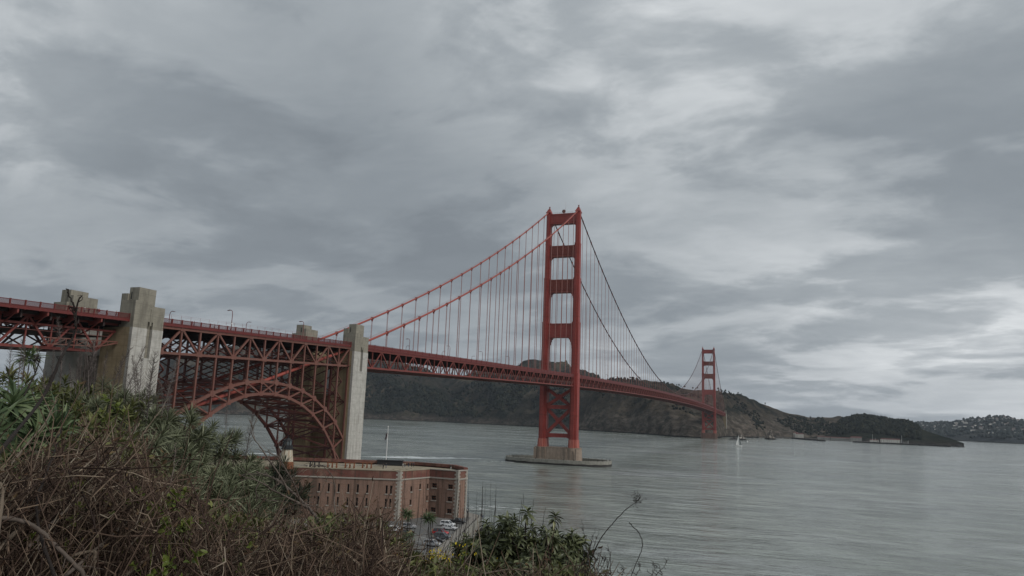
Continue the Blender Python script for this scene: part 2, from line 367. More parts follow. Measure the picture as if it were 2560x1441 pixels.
# ---- water of the strait
def water_material():
    mt = bpy.data.materials.new('strait_water'); mt.use_nodes = True; t = NT(mt.node_tree); b = t.n['Principled BSDF']
    P = t.new('ShaderNodeNewGeometry').outputs['Position']
    patch = t.noise(t.mapping(P, rot=(0, 0, 0.5), sc=(0.6, 1.5, 1)), 0.012, 5, 0.6, 0.8)     # slicks and wind lanes
    lanes = t.noise(t.mapping(P, rot=(0, 0, -0.33), sc=(0.50, 1.4, 1)), 0.0075, 6, 0.62, 0.6)
    silt = t.noise(P, 0.0035, 4, 0.5, 0.5)
    col = t.mix(t.smooth(silt, 0.35, 0.65), (0.195, 0.220, 0.196), (0.240, 0.262, 0.234))
    col = t.mix(t.math('MULTIPLY', t.smooth(lanes, 0.50, 0.66), 0.75), col, (0.31, 0.332, 0.33))  # bright sky reflection of smooth lanes painted into the water colour
    col = t.mix(t.math('MULTIPLY', t.smooth(lanes, 0.46, 0.32), 0.5), col, (0.085, 0.105, 0.100))
    fine = t.noise(t.mapping(P, rot=(0, 0, -0.40), sc=(0.75, 1.2, 1)), 0.045, 8, 0.72, 0.4)
    col = t.vmath('SCALE', col, scale=t.smooth(fine, 0.30, 0.70, 0.66, 1.38))  # second, finer scale of lane brightness painted into the colour
    # tide rip with broken water off the point, and thin surf along fender and shore walls
    foam = None
    for (cx, cy, rx, ry, rot, thr) in [(-118, -44, 50, 13, 0.61, 0.42), (-105, -22, 60, 9, 0.5, 0.46), (-210, -95, 60, 10, 0.6, 0.48), (66, -316, 18, 9, 0.6, 0.50), (-40, -22, 40, 10, 0.4, 0.58)]:
        q = t.mapping(P, loc=(-cx, -cy, 0)); q = t.mapping(q, rot=(0, 0, -rot)); q = t.mapping(q, sc=(1.0/rx, 1.0/ry, 0))
        r = t.vmath('LENGTH', q)
        fn = t.noise(t.mapping(P, rot=(0, 0, -rot), sc=(0.5, 1.3, 1)), 0.12, 7, 0.68, 0.6)
        f = t.math('MULTIPLY', t.smooth(fn, thr, thr+0.05), t.smooth(r, 1.0, 0.35))
        foam = f if foam is None else t.math('MAXIMUM', foam, f)
    caps = t.math('MULTIPLY', t.smooth(t.noise(t.mapping(P, sc=(0.6, 1.3, 1)), 0.16, 6, 0.7), 0.735, 0.77), 0.6)
    foam = t.math('MAXIMUM', foam, caps)
    col = t.mix(foam, col, (0.72, 0.75, 0.75))
    t.put(b.inputs['Base Color'], col)
    b.inputs['IOR'].default_value = 1.345
    t.put(b.inputs['Roughness'], t.math('ADD', t.math('MULTIPLY', foam, 0.6), t.smooth(patch, 0.35, 0.7, 0.08, 0.17)))
    h = t.math('MULTIPLY', t.noise(t.mapping(P, rot=(0, 0, -0.25), sc=(0.7, 1.4, 1)), 0.50, 4, 0.6), 0.8)
    h = t.math('ADD', h, t.math('MULTIPLY', t.noise(t.mapping(P, rot=(0, 0, -0.30), sc=(0.65, 1.4, 1)), 0.15, 4, 0.6), 2.6))
    h = t.math('ADD', h, t.math('MULTIPLY', t.noise(t.mapping(P, rot=(0, 0, -0.2), sc=(0.5, 1.5, 1)), 0.05, 4, 0.55), 7.0))
    n = t.new('ShaderNodeBump'); n.inputs['Distance'].default_value = 1.0
    t.put(n.inputs['Strength'], t.math('MULTIPLY', t.math('ADD', t.smooth(patch, 0.3, 0.7, 0.26, 0.55), t.smooth(lanes, 0.4, 0.65, -0.15, 0.1)), 1.0))
    t.put(n.inputs['Height'], h); t.l.new(n.outputs[0], b.inputs['Normal'])
    return mt
M['water'] = water_material()
mb = MB(); mb.add([(-14000, -14000, 0), (14000, -14000, 0), (14000, 14000, 0), (-14000, 14000, 0)], [(0, 1, 2, 3)])
tag(mb.build('water', M['water']), kind='structure')

# ---- far hills
def hill_material(name, scrub, scrub2, grass, rock, wood, rock_top=45.0, grass_amt=0.7, wood_amt=0.7):
    mt = bpy.data.materials.new(name); mt.use_nodes = True; t = NT(mt.node_tree); b = t.n['Principled BSDF']
    geo = t.new('ShaderNodeNewGeometry'); P = geo.outputs['Position']; sp = t.new('ShaderNodeSeparateXYZ'); t.l.new(P, sp.inputs[0]); z = sp.outputs[2]
    col = t.mix(t.smooth(t.noise(P, 0.02, 6, 0.65), 0.35, 0.65), scrub, scrub2)
    col = t.mix(t.math('MULTIPLY', t.smooth(t.noise(P, 0.0045, 5, 0.6, 0.4), 0.5, 0.62), grass_amt), col, grass)
    col = t.mix(t.math('MULTIPLY', t.smooth(t.noise(t.mapping(P, loc=(900, 100, 0)), 0.0060, 6, 0.65, 0.4), 0.52, 0.60), wood_amt), col, wood)
    zz = t.math('ADD', z, t.math('MULTIPLY', t.math('SUBTRACT', t.noise(P, 0.02, 5, 0.65), 0.5), 1.6*rock_top))
    strata = t.noise(t.mapping(P, rot=(0.5, 0.3, 0), sc=(1, 1, 2.5)), 0.035, 7, 0.72)
    rk = t.mix(t.smooth(strata, 0.4, 0.64), tuple(c*0.38 for c in rock), rock)
    f = t.math('MULTIPLY', t.smooth(zz, rock_top, rock_top*0.45), 0.85)
    col = t.mix(f, col, rk)
    col = t.mix(t.smooth(z, 4.0, 2.0), col, (0.02, 0.019, 0.017))          # wet band at the waterline
    col = t.mix(t.math('MULTIPLY', t.smooth(t.noise(P, 0.045, 6, 0.65), 0.53, 0.62), 0.6), col, wood)
    k = t.math('ADD', t.math('MULTIPLY', t.noise(P, 0.06, 6, 0.7), 1.1), 0.45); col = t.vmath('SCALE', col, scale=k)
    t.put(b.inputs['Base Color'], col); b.inputs['Roughness'].default_value = 1.0; b.inputs['Specular IOR Level'].default_value = 0.0
    n = t.new('ShaderNodeBump'); n.inputs['Strength'].default_value = 1.0; n.inputs['Distance'].default_value = 14.0
    t.put(n.inputs['Height'], t.noise(P, 0.05, 7, 0.7)); t.l.new(n.outputs[0], b.inputs['Normal'])
    return mt
M['hill1'] = hill_material('headland_scrub', (0.030, 0.029, 0.024), (0.052, 0.046, 0.037), (0.115, 0.096, 0.068), (0.13, 0.11, 0.092), (0.010, 0.016, 0.013), 30)
M['hill2'] = hill_material('cliff_scrub', (0.038, 0.034, 0.027), (0.070, 0.059, 0.046), (0.095, 0.077, 0.058), (0.17, 0.145, 0.12), (0.013, 0.018, 0.015), 85, wood_amt=0.85)
M['hill3'] = hill_material('knoll_scrub', (0.020, 0.025, 0.019), (0.033, 0.035, 0.026), (0.05, 0.048, 0.034), (0.08, 0.072, 0.062), (0.013, 0.019, 0.016), 12)
M['hill4'] = hill_material('haze_tinted_scrub', (0.046, 0.053, 0.060), (0.062, 0.068, 0.070), (0.06, 0.062, 0.055), (0.08, 0.08, 0.075), (0.022, 0.028, 0.028), 5)  # pale blue of distance haze put into the hill colours

def hill(name, mat, ctrl, seed, rows=56, step=4.0, rough=0.14, p=0.85, cliff=0.10):
    ctrl = np.array(ctrl, float); xs = np.arange(ctrl[0, 0], ctrl[-1, 0]+0.1, step)
    ry, dr, ds = [np.interp(xs, ctrl[:, 0], ctrl[:, k]) for k in (1, 2, 3)]
    V = np.zeros((len(xs), rows, 3))
    us = np.concatenate([np.linspace(-0.01, 1, rows-14)**1.0, np.linspace(1.03, 1.9, 14)]); us[0] = -0.02
    def pos(px, u, jitter=True):
        y, d1, d0 = [np.interp(px, ctrl[:, 0], ctrl[:, k]) for k in (1, 2, 3)]
        d = d0+(d1-d0)*u; top = at(px, y, d1); H = max(top[2], 4.0); r = top-CAM; r = r/np.hypot(r[0], r[1])
        x, yy = CAM[0]+r[0]*d, CAM[1]+r[1]*d
        if u <= 0: z = -3.0
        elif u <= 1: z = H*(cliff*min(1, u/0.035)+(1-cliff)*u**p)
        else: z = H*(1-(u-1)**1.3*0.9)
        if jitter and u > 0:
            q = max(0.0, math.sin(math.pi*min(u, 1.0)))**0.6 if u < 1 else 0.6
            g = 1-abs(fbm(x*0.0042+seed, yy*0.0042, seed, 5))*1.6
            g2 = fbm(x*0.016, yy*0.016, seed+5, 4)
            z += H*rough*q*(g-0.75) + H*rough*0.22*q*g2 + min(H*0.012, 3.0)*fbm(x*0.03, yy*0.03, seed+9, 3)
            z = max(z, 0.8)
        return (x, yy, z)
    for i, px in enumerate(xs):
        for j, u in enumerate(us): V[i, j] = pos(px, u)
    n, k = len(xs), rows
    I, J = np.meshgrid(np.arange(n-1), np.arange(k-1), indexing='ij')
    F = np.stack([I*k+J, (I+1)*k+J, (I+1)*k+J+1, I*k+J+1], -1).reshape(-1, 4)
    o = np_mesh(name, V.reshape(-1, 3), F, mat, smooth=True); tag(o, kind='structure')
    return pos
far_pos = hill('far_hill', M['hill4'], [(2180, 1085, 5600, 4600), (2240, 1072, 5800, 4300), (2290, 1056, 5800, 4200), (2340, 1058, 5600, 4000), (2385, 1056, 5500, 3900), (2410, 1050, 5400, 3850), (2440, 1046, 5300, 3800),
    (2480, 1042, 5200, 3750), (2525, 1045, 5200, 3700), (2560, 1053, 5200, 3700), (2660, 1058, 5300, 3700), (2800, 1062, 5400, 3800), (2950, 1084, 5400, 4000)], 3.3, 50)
west_pos = hill('headland_hill', M['hill1'], [(300, 990, 4300, 3500), (360, 930, 4200, 3300), (420, 896, 4200, 3250), (480, 886, 4150, 3240), (560, 868, 4100, 3230), (650, 860, 4000, 3220), (800, 864, 3900, 3250), (900, 874, 3800, 3290), (1010, 900, 3700, 3220), (1075, 926, 3650, 3160),
    (1108, 943, 3600, 3120), (1135, 946, 3500, 3060), (1165, 934, 3450, 2980), (1200, 918, 3420, 2930), (1240, 910, 3400, 2880), (1280, 907, 3350, 2820), (1310, 900, 3300, 2780), (1345, 897, 3300, 2720), (1385, 899, 3250, 2620), (1415, 905, 3200, 2540),
    (1450, 920, 3100, 2420), (1490, 937, 3000, 2330), (1540, 958, 2900, 2280), (1640, 1000, 2800, 2280)], 1.7, 64, rough=0.3)
knoll_pos = hill('knoll_hill', M['hill3'], [(2010, 1090, 2700, 2560), (2050, 1080, 2800, 2540), (2090, 1062, 2900, 2500), (2110, 1050, 2950, 2460), (2130, 1044, 2950, 2440), (2150, 1041, 2950, 2430), (2180, 1043, 2950, 2410), (2210, 1048, 2900, 2380),
    (2240, 1055, 2850, 2350), (2265, 1055, 2800, 2330), (2290, 1066, 2750, 2310), (2320, 1080, 2650, 2300), (2350, 1089, 2550, 2290), (2380, 1098, 2450, 2290), (2410, 1109, 2350, 2290)], 8.1, 44, cliff=0.15)
front_pos = hill('cliff_hill', M['hill2'], [(1425, 1062, 2600, 2420), (1450, 1035, 2550, 2370), (1475, 990, 2500, 2330), (1500, 962, 2450, 2290), (1520, 950, 2450, 2260), (1580, 947, 2420, 2200), (1640, 950, 2400, 2060), (1680, 963, 2380, 1965), (1720, 971, 2380, 1930),
    (1770, 973, 2420, 1930), (1795, 976, 2480, 2020), (1812, 979, 2560, 2215), (1840, 985, 2650, 2265), (1860, 990, 2720, 2300), (1880, 998, 2800, 2330), (1900, 1007, 2850, 2400), (1930, 1019, 2900, 2480), (1960, 1029, 2950, 2540), (2000, 1036, 3000, 2560),
    (2025, 1043, 3050, 2580), (2060, 1041, 3100, 2590), (2100, 1042, 3150, 2600), (2150, 1050, 3200, 2620), (2220, 1078, 3200, 2650)], 5.5, 72, rough=0.26, p=0.75)

# ---- woods on the far shore: lumps of foliage that read as one mass
def lump(seed, sub=2):
    bm = bmesh.new(); bmesh.ops.create_icosphere(bm, subdivisions=sub, radius=1.0)
    for v in bm.verts:
        q = v.co*1.9+Vector((seed*7.1, seed*3.3, 0)); k = 0.72+0.6*mnoise.noise(q)+0.35*mnoise.noise(q*2.7)
        v.co = Vector((v.co.x*k, v.co.y*k, v.co.z*k*1.05+0.55))
    V = np.array([v.co[:] for v in bm.verts]); F = np.array([[v.index for v in f.verts] for f in bm.faces]); bm.free(); return V, F
LUMPS = [lump(i) for i in range(6)]
M['wood'] = material('far_wood_foliage', (0.016, 0.024, 0.017), 1.0, spec=0.0, var=0.45, vscale=0.12, bump=1.0, bscale=0.5, island=[(0.0, (0.012, 0.016, 0.014)), (0.6, (0.023, 0.027, 0.021)), (1.0, (0.040, 0.040, 0.028))])
M['wood_far'] = material('haze_tinted_foliage', (0.03, 0.042, 0.034), 1.0, spec=0.0, island=[(0.0, (0.032, 0.041, 0.044)), (1.0, (0.060, 0.070, 0.066))])  # blue-grey of distance haze put into the foliage colour
def wood(name, pos, regions, label, mat, smin=5.0, smax=9.5):
    pts = [[] for _ in LUMPS]
    for (x0, x1, u0, u1, n, thr) in regions:
        c = 0; tries = 0
        while c < n and tries < n*12:
            tries += 1
            px = random.uniform(x0, x1); u = random.uniform(u0, u1); p = pos(px, u)
            if fbm(p[0]*0.006, p[1]*0.006, 2.2, 3) < thr: continue
            pts[random.randrange(len(LUMPS))].append(p); c += 1
    parts = []
    for (tv, tf), P in zip(LUMPS, pts):
        if not P: continue
        P = np.array(P); n = len(P); a = rng.uniform(0, 6.28, n); s = rng.uniform(smin, smax, n)
        rot = np.zeros((n, 3, 3)); rot[:, 0, 0] = np.cos(a); rot[:, 0, 1] = -np.sin(a); rot[:, 1, 0] = np.sin(a); rot[:, 1, 1] = np.cos(a); rot[:, 2, 2] = 1
        parts.append(np_inst(tv, tf, rot, np.stack([s, s, s*rng.uniform(0.8, 1.5, n)], 1), P-np.array([0, 0, 1.5])))
    V, F = np_join(parts); o = np_mesh(name, V, F, mat, smooth=False); tag(o, label, 'wood', kind='stuff')
wood('headland_wood', west_pos, [(905, 1420, 0.05, 0.6, 1500, -0.12), (905, 1120, 0.04, 0.45, 900, -0.6), (420, 900, 0.1, 0.7, 250, 0.0), (1150, 1345, 0.10, 0.45, 600, -0.3)], 'dark wood covering the far headland slope behind the bridge', M['wood'])
wood('knoll_wood', knoll_pos, [(2095, 2300, 0.12, 1.02, 1100, -0.6), (2100, 2270, 0.9, 1.05, 250, -2)], 'dense dark wood on the knoll above the harbour', M['wood'], 4.5, 8)
wood('shore_wood', front_pos, [(1880, 2200, 0.04, 0.5, 700, -0.25), (1500, 1600, 0.9, 1.0, 60, -2), (1690, 1830, 0.85, 1.0, 40, 0.0), (1830, 2060, 0.4, 0.98, 260, 0.05), (1500, 1800, 0.3, 0.95, 160, 0.15)], 'scattered dark trees on the slopes beyond the far tower', M['wood'], 3, 6)
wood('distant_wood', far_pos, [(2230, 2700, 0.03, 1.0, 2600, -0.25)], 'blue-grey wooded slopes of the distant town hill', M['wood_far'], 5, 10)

# ---- single trees that stand up on the skyline
M['bark'] = material('far_tree_bark', (0.05, 0.04, 0.03), 0.9)
def sky_tree(seed):
    r = np.random.default_rng(seed); tr = empty('ridge_tree')
    mb = MB(); mb.tube([(0, 0, -1.5), (0.1, 0, 3), (0, 0.2, 6.5)], [0.45, 0.35, 0.12], 5); mb.build('trunk', M['bark'], tr)
    n = 26; parts = []
    for i in range(n):
        tv, tf = LUMPS[r.integers(6)]; a = r.uniform(0, 6.28); h = r.uniform(0.25, 1.0); rad = 3.2*math.sqrt(max(0.05, 1-h*h*0.8))*r.uniform(0.3, 1)
        s = r.uniform(0.7, 1.5); c, sn = math.cos(a), math.sin(a)
        parts.append(np_inst(tv, tf, np.array([[[c, -sn, 0], [sn, c, 0], [0, 0, 1]]]), np.array([[s, s, s*0.8]]), np.array([[c*rad, sn*rad, 2.0+h*6.5]])))
    V, F = np_join(parts); np_mesh('crown', V, F, M['wood'], tr)
    return tr
TREES = [sky_tree(i) for i in (11, 12, 13)]
_first = [True]*3
spots = [(front_pos, x, 0.99, s) for x, s in zip(np.concatenate([np.linspace(1512, 1598, 15), [1652, 1658, 1690, 1697, 1703, 1711, 1731, 1739, 1744, 1796, 1802, 1809, 1816, 1822, 1846, 1855, 1912]]), rng.uniform(0.6, 1.15, 40))]
for pos_, x, u, s in spots:
    k = random.randrange(3); p = pos_(x+random.uniform(-2, 2), u)
    lab = 'dark windblown tree in the row topping the ridge behind the near tower' if x < 1600 else 'dark windblown tree on the ridge around the far tower'
    if _first[k]:
        _first[k] = False; o = TREES[k]; o.location = p; o.scale = (s, s, s)
    else: o = copy_tree(TREES[k], p, random.uniform(0, 6), s)
    tag(o, lab, 'tree', 'ridge trees behind the near tower' if x < 1600 else 'ridge trees around the far tower')

# ---- houses scattered on the distant hill
def small_house(name, w, l, h, wallm, roofm, hip=0.0):
    e = empty(name); mb = MB(); mb.box(-l/2, l/2, -w/2, w/2, -4, h); mb.build('wall', wallm, e)
    mb = MB(); r = h+w*0.24; o = 0.35
    mb.add([(-l/2-o, -w/2-o, h), (l/2+o, -w/2-o, h), (l/2+o, w/2+o, h), (-l/2-o, w/2+o, h), (-l/2-o+hip, 0, r), (l/2+o-hip, 0, r)], [(0, 1, 5, 4), (2, 3, 4, 5), (1, 2, 5), (3, 0, 4), (3, 2, 1, 0)])
    mb.build('roof', roofm, e); return e
M['dull_wall'] = material('dull_plaster', (0.34, 0.33, 0.31), 0.8)
M['greyroof'] = material('grey_roof', (0.16, 0.16, 0.165), 0.8)
hs = [small_house('hill_house', 13, 22, 8, M['dull_wall'], M['greyroof']), small_house('hill_house', 12, 32, 6, M['cream'], M['greyroof'], 3), small_house('hill_house', 14, 17, 11, M['dull_wall'], M['roof'])]
for k in range(90):
    px = random.uniform(2300, 2556); u = random.uniform(0.10, 0.93)**0.9; p = far_pos(px, u); p = (p[0], p[1], p[2]+5)
    o = hs[k] if k < 3 else copy_tree(hs[k % 3], p, 0)
    o.location = p; o.rotation_euler = (0, 0, random.uniform(-0.5, 0.9)); s = random.uniform(0.35, 0.75); o.scale = (s, s, s)
    tag(o, 'small pale house among the trees of the distant blue hillside', 'house', 'houses on the distant hill')

# ---- harbour village under the knoll
def ground(p, z): return (p[0], p[1], z)
def on_shore(px, d): p = at(px, 1090, d); return (p[0], p[1], 2.5)
def face_cam(p, extra=0.0): return math.atan2(CAM[1]-p[1], CAM[0]-p[0])+math.pi/2+extra
def village(name, px, d, w, l, h, label, group=None, z=2.0, win=0, extra=0.0, wallm='cream', parts=None):
    p = on_shore(px, d); e = small_house(name, w, l, h, M[wallm], M['roof'], 1.5 if l > 20 else 0.5)
    mb_ = None
    for row in range(max(1, int(h//4))):
        for k in range(win):
            x = -l/2+l*(k+0.5)/win; zz = 1.3+row*3.6
            member('window', (x, -w/2-0.03, zz), (x, -w/2-0.03, zz+1.7), 1.2, 0.14, M['dark'], e)
    e.location = (p[0], p[1], z); e.rotation_euler = (0, 0, face_cam(p, extra)); tag(e, label, 'building', group); return e
e = village('boat_house', 1999, 2470, 15, 24, 11, 'large white gabled building with red roof on the far shore beside the harbour', None, 3, 6)
e = village('boat_house_wing', 1990, 2480, 12, 14, 14, 'tall narrow red-roofed house behind the large white shore building', None, 3, 3)
for i, (px, l) in enumerate([(2052, 18), (2068, 16), (2083, 14), (2097, 17), (2110, 14), (2123, 15)]):
    village('barracks', px, 2400-i*8, 11, l, 5.5, 'low pale barracks with red roof in the shore row', 'pale barracks in the shore row', 3, 4, wallm='dull_wall')
village('barracks_hall', 2140, 2350, 18, 30, 8, 'pinkish hall with broad red roof at the end of the barracks row', None, 3, 8, wallm='dull_wall')
village('harbour_shed', 2225, 2280, 14, 48, 8.5, 'long cream harbour shed with dull red roof behind the marina masts', None, 2.5, 10)
village('harbour_shed', 2185, 2300, 10, 22, 5, 'small low white shed left of the long harbour shed', None, 2.5, 4)
for k, (px, d, u) in enumerate([(2040, 2700, 0), (2048, 2720, 0), (2062, 2740, 0), (1972, 2720, 0)]):
    p = at(px, 1077+2*(k % 2), d); e = small_house('slope_house', 9, 15, 6, M['white'], M['greyroof'], 1); e.location = p; e.rotation_euler = (0, 0, face_cam(p)); tag(e, 'small white house half hidden among dark trees above the shore', 'house', 'white houses above the harbour')
# shore flat, pier and breakwaters
def shore_strip(name, pts, width, z, mat, label=None, cat=None):
    mb = MB(); P = [Vector((p[0], p[1], 0)) for p in pts]; L, R_ = [], []
    for i, p in enumerate(P):
        d = (P[min(i+1, len(P)-1)]-P[max(i-1, 0)]).normalized(); nrm = Vector((-d.y, d.x, 0)); wv = width*(0.8+0.4*random.random())
        L.append(p+nrm*wv/2); R_.append(p-nrm*wv/2)
    n = len(P)
    for a, b in zip(range(n-1), range(1, n)):
        mb.extr([(R_[a].x, R_[a].y, -2), (R_[b].x, R_[b].y, -2), (L[b].x, L[b].y, -2), (L[a].x, L[a].y, -2)], (0, 0, 2+z+random.uniform(-0.4, 0.4)))
    return mb.build(name, mat)
M['rockdark'] = material('breakwater_rock', (0.035, 0.032, 0.03), 0.95, var=0.5, vscale=0.6, bump=1.0, bscale=0.8)
o = shore_strip('breakwater', [at(x, 1100, d) for x, d in zip(np.linspace(2132, 2376, 40), np.linspace(2235, 2215, 40))], 14, 3.6, M['rockdark']); tag(o, 'long dark rubble breakwater in front of the marina', 'breakwater')
o = shore_strip('harbour_pier', [at(x, 1095, d) for x, d in zip(np.linspace(1985, 2057, 20), np.linspace(2400, 2190, 20))], 14, 4.0, M['rockdark']); tag(o, 'dark timber pier reaching out from the white shore building', 'pier')
o = shore_strip('shore_flat', [at(x, 1095, d) for x, d in zip(np.linspace(1868, 2330, 60), np.concatenate([np.linspace(2330, 2480, 16), np.linspace(2500, 2280, 44)]))], 90, 2.2, material('shore_gravel', (0.085, 0.078, 0.068), 0.95, var=0.4, vscale=0.1)); tag(o, kind='structure')
# marina masts
for k in range(16):
    px = [2181, 2188, 2196, 2206, 2213, 2219, 2226, 2232, 2238, 2246, 2253, 2254, 2259, 2264, 2268, 2270][k]; hgt = 24 if k in (0, 11) else random.uniform(8, 14)
    p = on_shore(px, 2245); e = empty('moored_sailboat', (p[0], p[1], 0)); mb = MB()
    mb.prism([(-5, -1.2), (3, -1.4), (6, 0), (3, 1.4), (-5, 1.2)], 0.1, 1.4); o = mb.build('hull', M['white'], None); o.parent = e
    mb = MB(); mb.tube([(0, 0, 1.2), (0, 0, hgt)], [0.3, 0.2], 4); mb.tube([(0, 0, 2.6), (-4.6, 0, 2.5)], 0.16, 4); o = mb.build('mast', M['white'], None); o.parent = e
    e.rotation_euler = (0, 0, random.uniform(-0.4, 0.4)); 
    tag(e, 'small sailboat with bare tall mast moored behind the breakwater', 'sailboat', 'sailboats in the marina')
# sea stacks off the point
def sea_rock(name, px, d, r, h, label, guano):
    p = at(px, 1098, d); bm = bmesh.new(); bmesh.ops.create_icosphere(bm, subdivisions=4, radius=1.0)
    for v in bm.verts:
        c = v.co.copy(); tp = max(0.0, c.z); k = 1-0.82*tp**0.9
        q = c*2.2+Vector((px*0.01, 0, 0)); nn = mnoise.noise(q)*0.35+mnoise.noise(q*3)*0.2+mnoise.noise(q*7)*0.08
        v.co = Vector((c.x*r*(k+nn*0.8), c.y*r*(k+nn*0.8), (c.z if c.z > 0 else c.z*0.3)*h*(1+nn*0.5)))
    me = bpy.data.meshes.new(name); bm.to_mesh(me); bm.free()
    o = link(name, me, guano); o.location = (p[0], p[1], 0); tag(o, label, 'rock')
def guano_mat(name, amt):
    mt = bpy.data.materials.new(name); mt.use_nodes = True; t = NT(mt.node_tree); b = t.n['Principled BSDF']
    P = t.new('ShaderNodeNewGeometry').outputs['Position']; sp = t.new('ShaderNodeSeparateXYZ'); t.l.new(P, sp.inputs[0])
    col = t.mix(t.smooth(t.noise(t.mapping(P, sc=(1, 1, 0.5)), 0.25, 6, 0.7), 0.48, 0.6), (0.10, 0.085, 0.07), (0.52, 0.49, 0.44) if amt else (0.30, 0.27, 0.23))
    col = t.mix(t.smooth(sp.outputs[2], 5, 2.5), col, (0.012, 0.011, 0.01))
    t.put(b.inputs['Base Color'], col); b.inputs['Roughness'].default_value = 1; return mt
sea_rock('sea_stack', 1854, 1880, 11, 13, 'small guano-whitened rock in the water right of the far tower', guano_mat('guano_rock', 1))
sea_rock('sea_stack', 1925, 2130, 14, 27, 'pointed grey rock pinnacle standing off the far shore', guano_mat('grey_rock', 0))
sea_rock('sea_stack', 1836, 1905, 14, 6, 'low dark rock ledge at the foot of the far cliff', M['rockdark'])
sea_rock('harbour_rock', 2395, 2270, 12, 9, 'low dark rock off the wooded point at the end of the headland', M['rockdark'])
for k, (px, d) in enumerate([(1893, 2260), (1880, 2250), (1872, 2240)]): sea_rock('beach_boulder', px, d, 5, 4, 'pale boulder on the beach between the two sea rocks', guano_mat('pale_boulder', 1)); 
for o in bpy.data.objects:
    if o.name.startswith('beach_boulder'): o['group'] = 'pale boulders on the far beach'

# ---- land at the fort and the bluff the picture is taken from
LOT = 3.6
M['soil'] = material('bluff_soil', (0.030, 0.022, 0.015), 1.0, spec=0.0, var=0.5, vscale=2.0, alt=(0.045, 0.035, 0.02), altscale=0.6, bump=0.8, bscale=8)
mb = MB(); mb.prism([(-90, -520), (118, -520), (110, -462), (100.5, -428), (86.5, -376), (84, -366), (74, -358), (52, -352), (22, -334), (-22, -334), (-60, -365)], -4, LOT-0.1)
tag(mb.build('fort_land', M['path']), kind='structure')
mb = MB(); mb.add([(66, -500, LOT), (108.5, -462, LOT), (97.5, -428, LOT), (83.5, -376, LOT), (82.5, -372, LOT), (60, -372, LOT), (58, -400, LOT), (50, -440, LOT)], [(0, 1, 2, 3, 4, 5, 6, 7)])
tag(mb.build('parking_lot', M['asphalt']), kind='structure')
mb = MB()
for k in range(14):
    s = k/13; cx, cy = 83.2+(108-83.2)*s-3.0, -378+(-462+378)*s
    mb.add([(cx-4.6, cy-1.3, LOT+0.004), (cx-4.6, cy-1.18, LOT+0.004), (cx, cy-0.0, LOT+0.004), (cx, cy-0.12, LOT+0.004)], [(0, 1, 2, 3)])
tag(mb.build('parking_markings', M['white']), kind='structure')
# low kerb, sea wall with posts and chain
sw = empty('sea_wall', (92, -400, LOT), None, 'low pale concrete sea wall along the parking lot edge', 'sea wall')
mb = MB()
for (a, b) in [((84.6, -372), (98.6, -426)), ((98.6, -426), (110.0, -464))]: mb.bar((a[0], a[1], LOT+0.02), (b[0], b[1], LOT+0.02), 0.9, 0.28)
mb.build('kerb', M['path'], sw)
mb = MB()
for (a, b) in [((86.4, -373), (100.3, -426)), ((100.3, -426), (111.6, -464))]: mb.bar((a[0], a[1], LOT-0.2), (b[0], b[1], LOT+-0.2), 0.8, 1.7)
mb.build('wall_face', M['conc_fender'], sw)
for k in range(26):
    s = k/25; x, y = 86.0+(111-86)*s, -374-88*s
    member('post', (x, y, LOT), (x, y, LOT+1.25), 0.16, 0.16, M['black'], sw)
# riprap below the wall
for k in range(46):
    s = random.random(); x, y = 88.2+(113-88)*s+random.uniform(0, 3.0), -374-90*s; r = random.uniform(0.7, 1.7)
    tv, tf = LUMPS[k % 6]; V = tv*np.array([r, r*random.uniform(0.7, 1.2), r*0.8])
    o = np_mesh('riprap_boulder', V, tf, M['rockdark']); o.location = (x, y, LOT-2.6+random.uniform(-0.6, 0.5)); o.rotation_euler = (random.random(), random.random(), random.random()*6)
    tag(o, 'dark boulder piled against the foot of the sea wall', 'boulder', 'boulders below the sea wall')

FH = np.array([-math.sin(YAW), math.cos(YAW)]); RH = np.array([math.cos(YAW), math.sin(YAW)])
def edge_d(l_over_d):          # how far the crest of the bluff lies in each direction
    return np.interp(l_over_d, [-1.4, -0.7, -0.45, -0.2, 0.0, 0.2, 0.7], [16, 14, 12.5, 11.0, 7.0, 5.5, 5.0])
def bluff_z(d, l):
    """ground height d metres ahead and l metres to the right of the camera"""
    k = l/max(d, 0.3); z = 37.25-0.10*d-0.16*max(-9.0, min(l, 3.0))
    ed = float(edge_d(k))
    z += 0.10*fbm(d*0.35, l*0.35, 1.0, 3)
    if d > ed: z -= (d-ed)*0.30+min(1.0, (d-ed)/4)*0.5*(d-ed)*0.2
    return z
def bluff_point(d, l, h=0.0):
    p = CAM[:2]+FH*d+RH*l; return np.array([p[0], p[1], bluff_z(d, l)+h])
ks = np.linspace(-2.2, 1.7, 90); dd = np.concatenate([np.linspace(-3, 14, 50), np.geomspace(15, 190, 26)])
V = []
for d in dd:
    for k in ks:
        l = k*max(d, 2.5); p = CAM[:2]+FH*d+RH*l; z = bluff_z(d, l)
        # lower slope runs out on the land; it climbs again towards the bridge abutment
        side = min(1.0, max(0.0, (34-p[0])/26)); hi = 3.3+29*side*min(1.0, max(0.0, (-440-p[1])/14)) if p[1] > -600 else -5
        z = max(z, min(hi, 33.0)) if d > 16 else z
        if p[0] > 112 and d > 60: z = min(z, -1.0)
        V.append((p[0], p[1], z))
nK = len(ks); I, J = np.meshgrid(np.arange(len(dd)-1), np.arange(nK-1), indexing='ij')
F = np.stack([I*nK+J, I*nK+J+1, (I+1)*nK+J+1, (I+1)*nK+J], -1).reshape(-1, 4)
tag(np_mesh('bluff_ground', np.array(V), F, M['soil'], smooth=True), kind='structure')

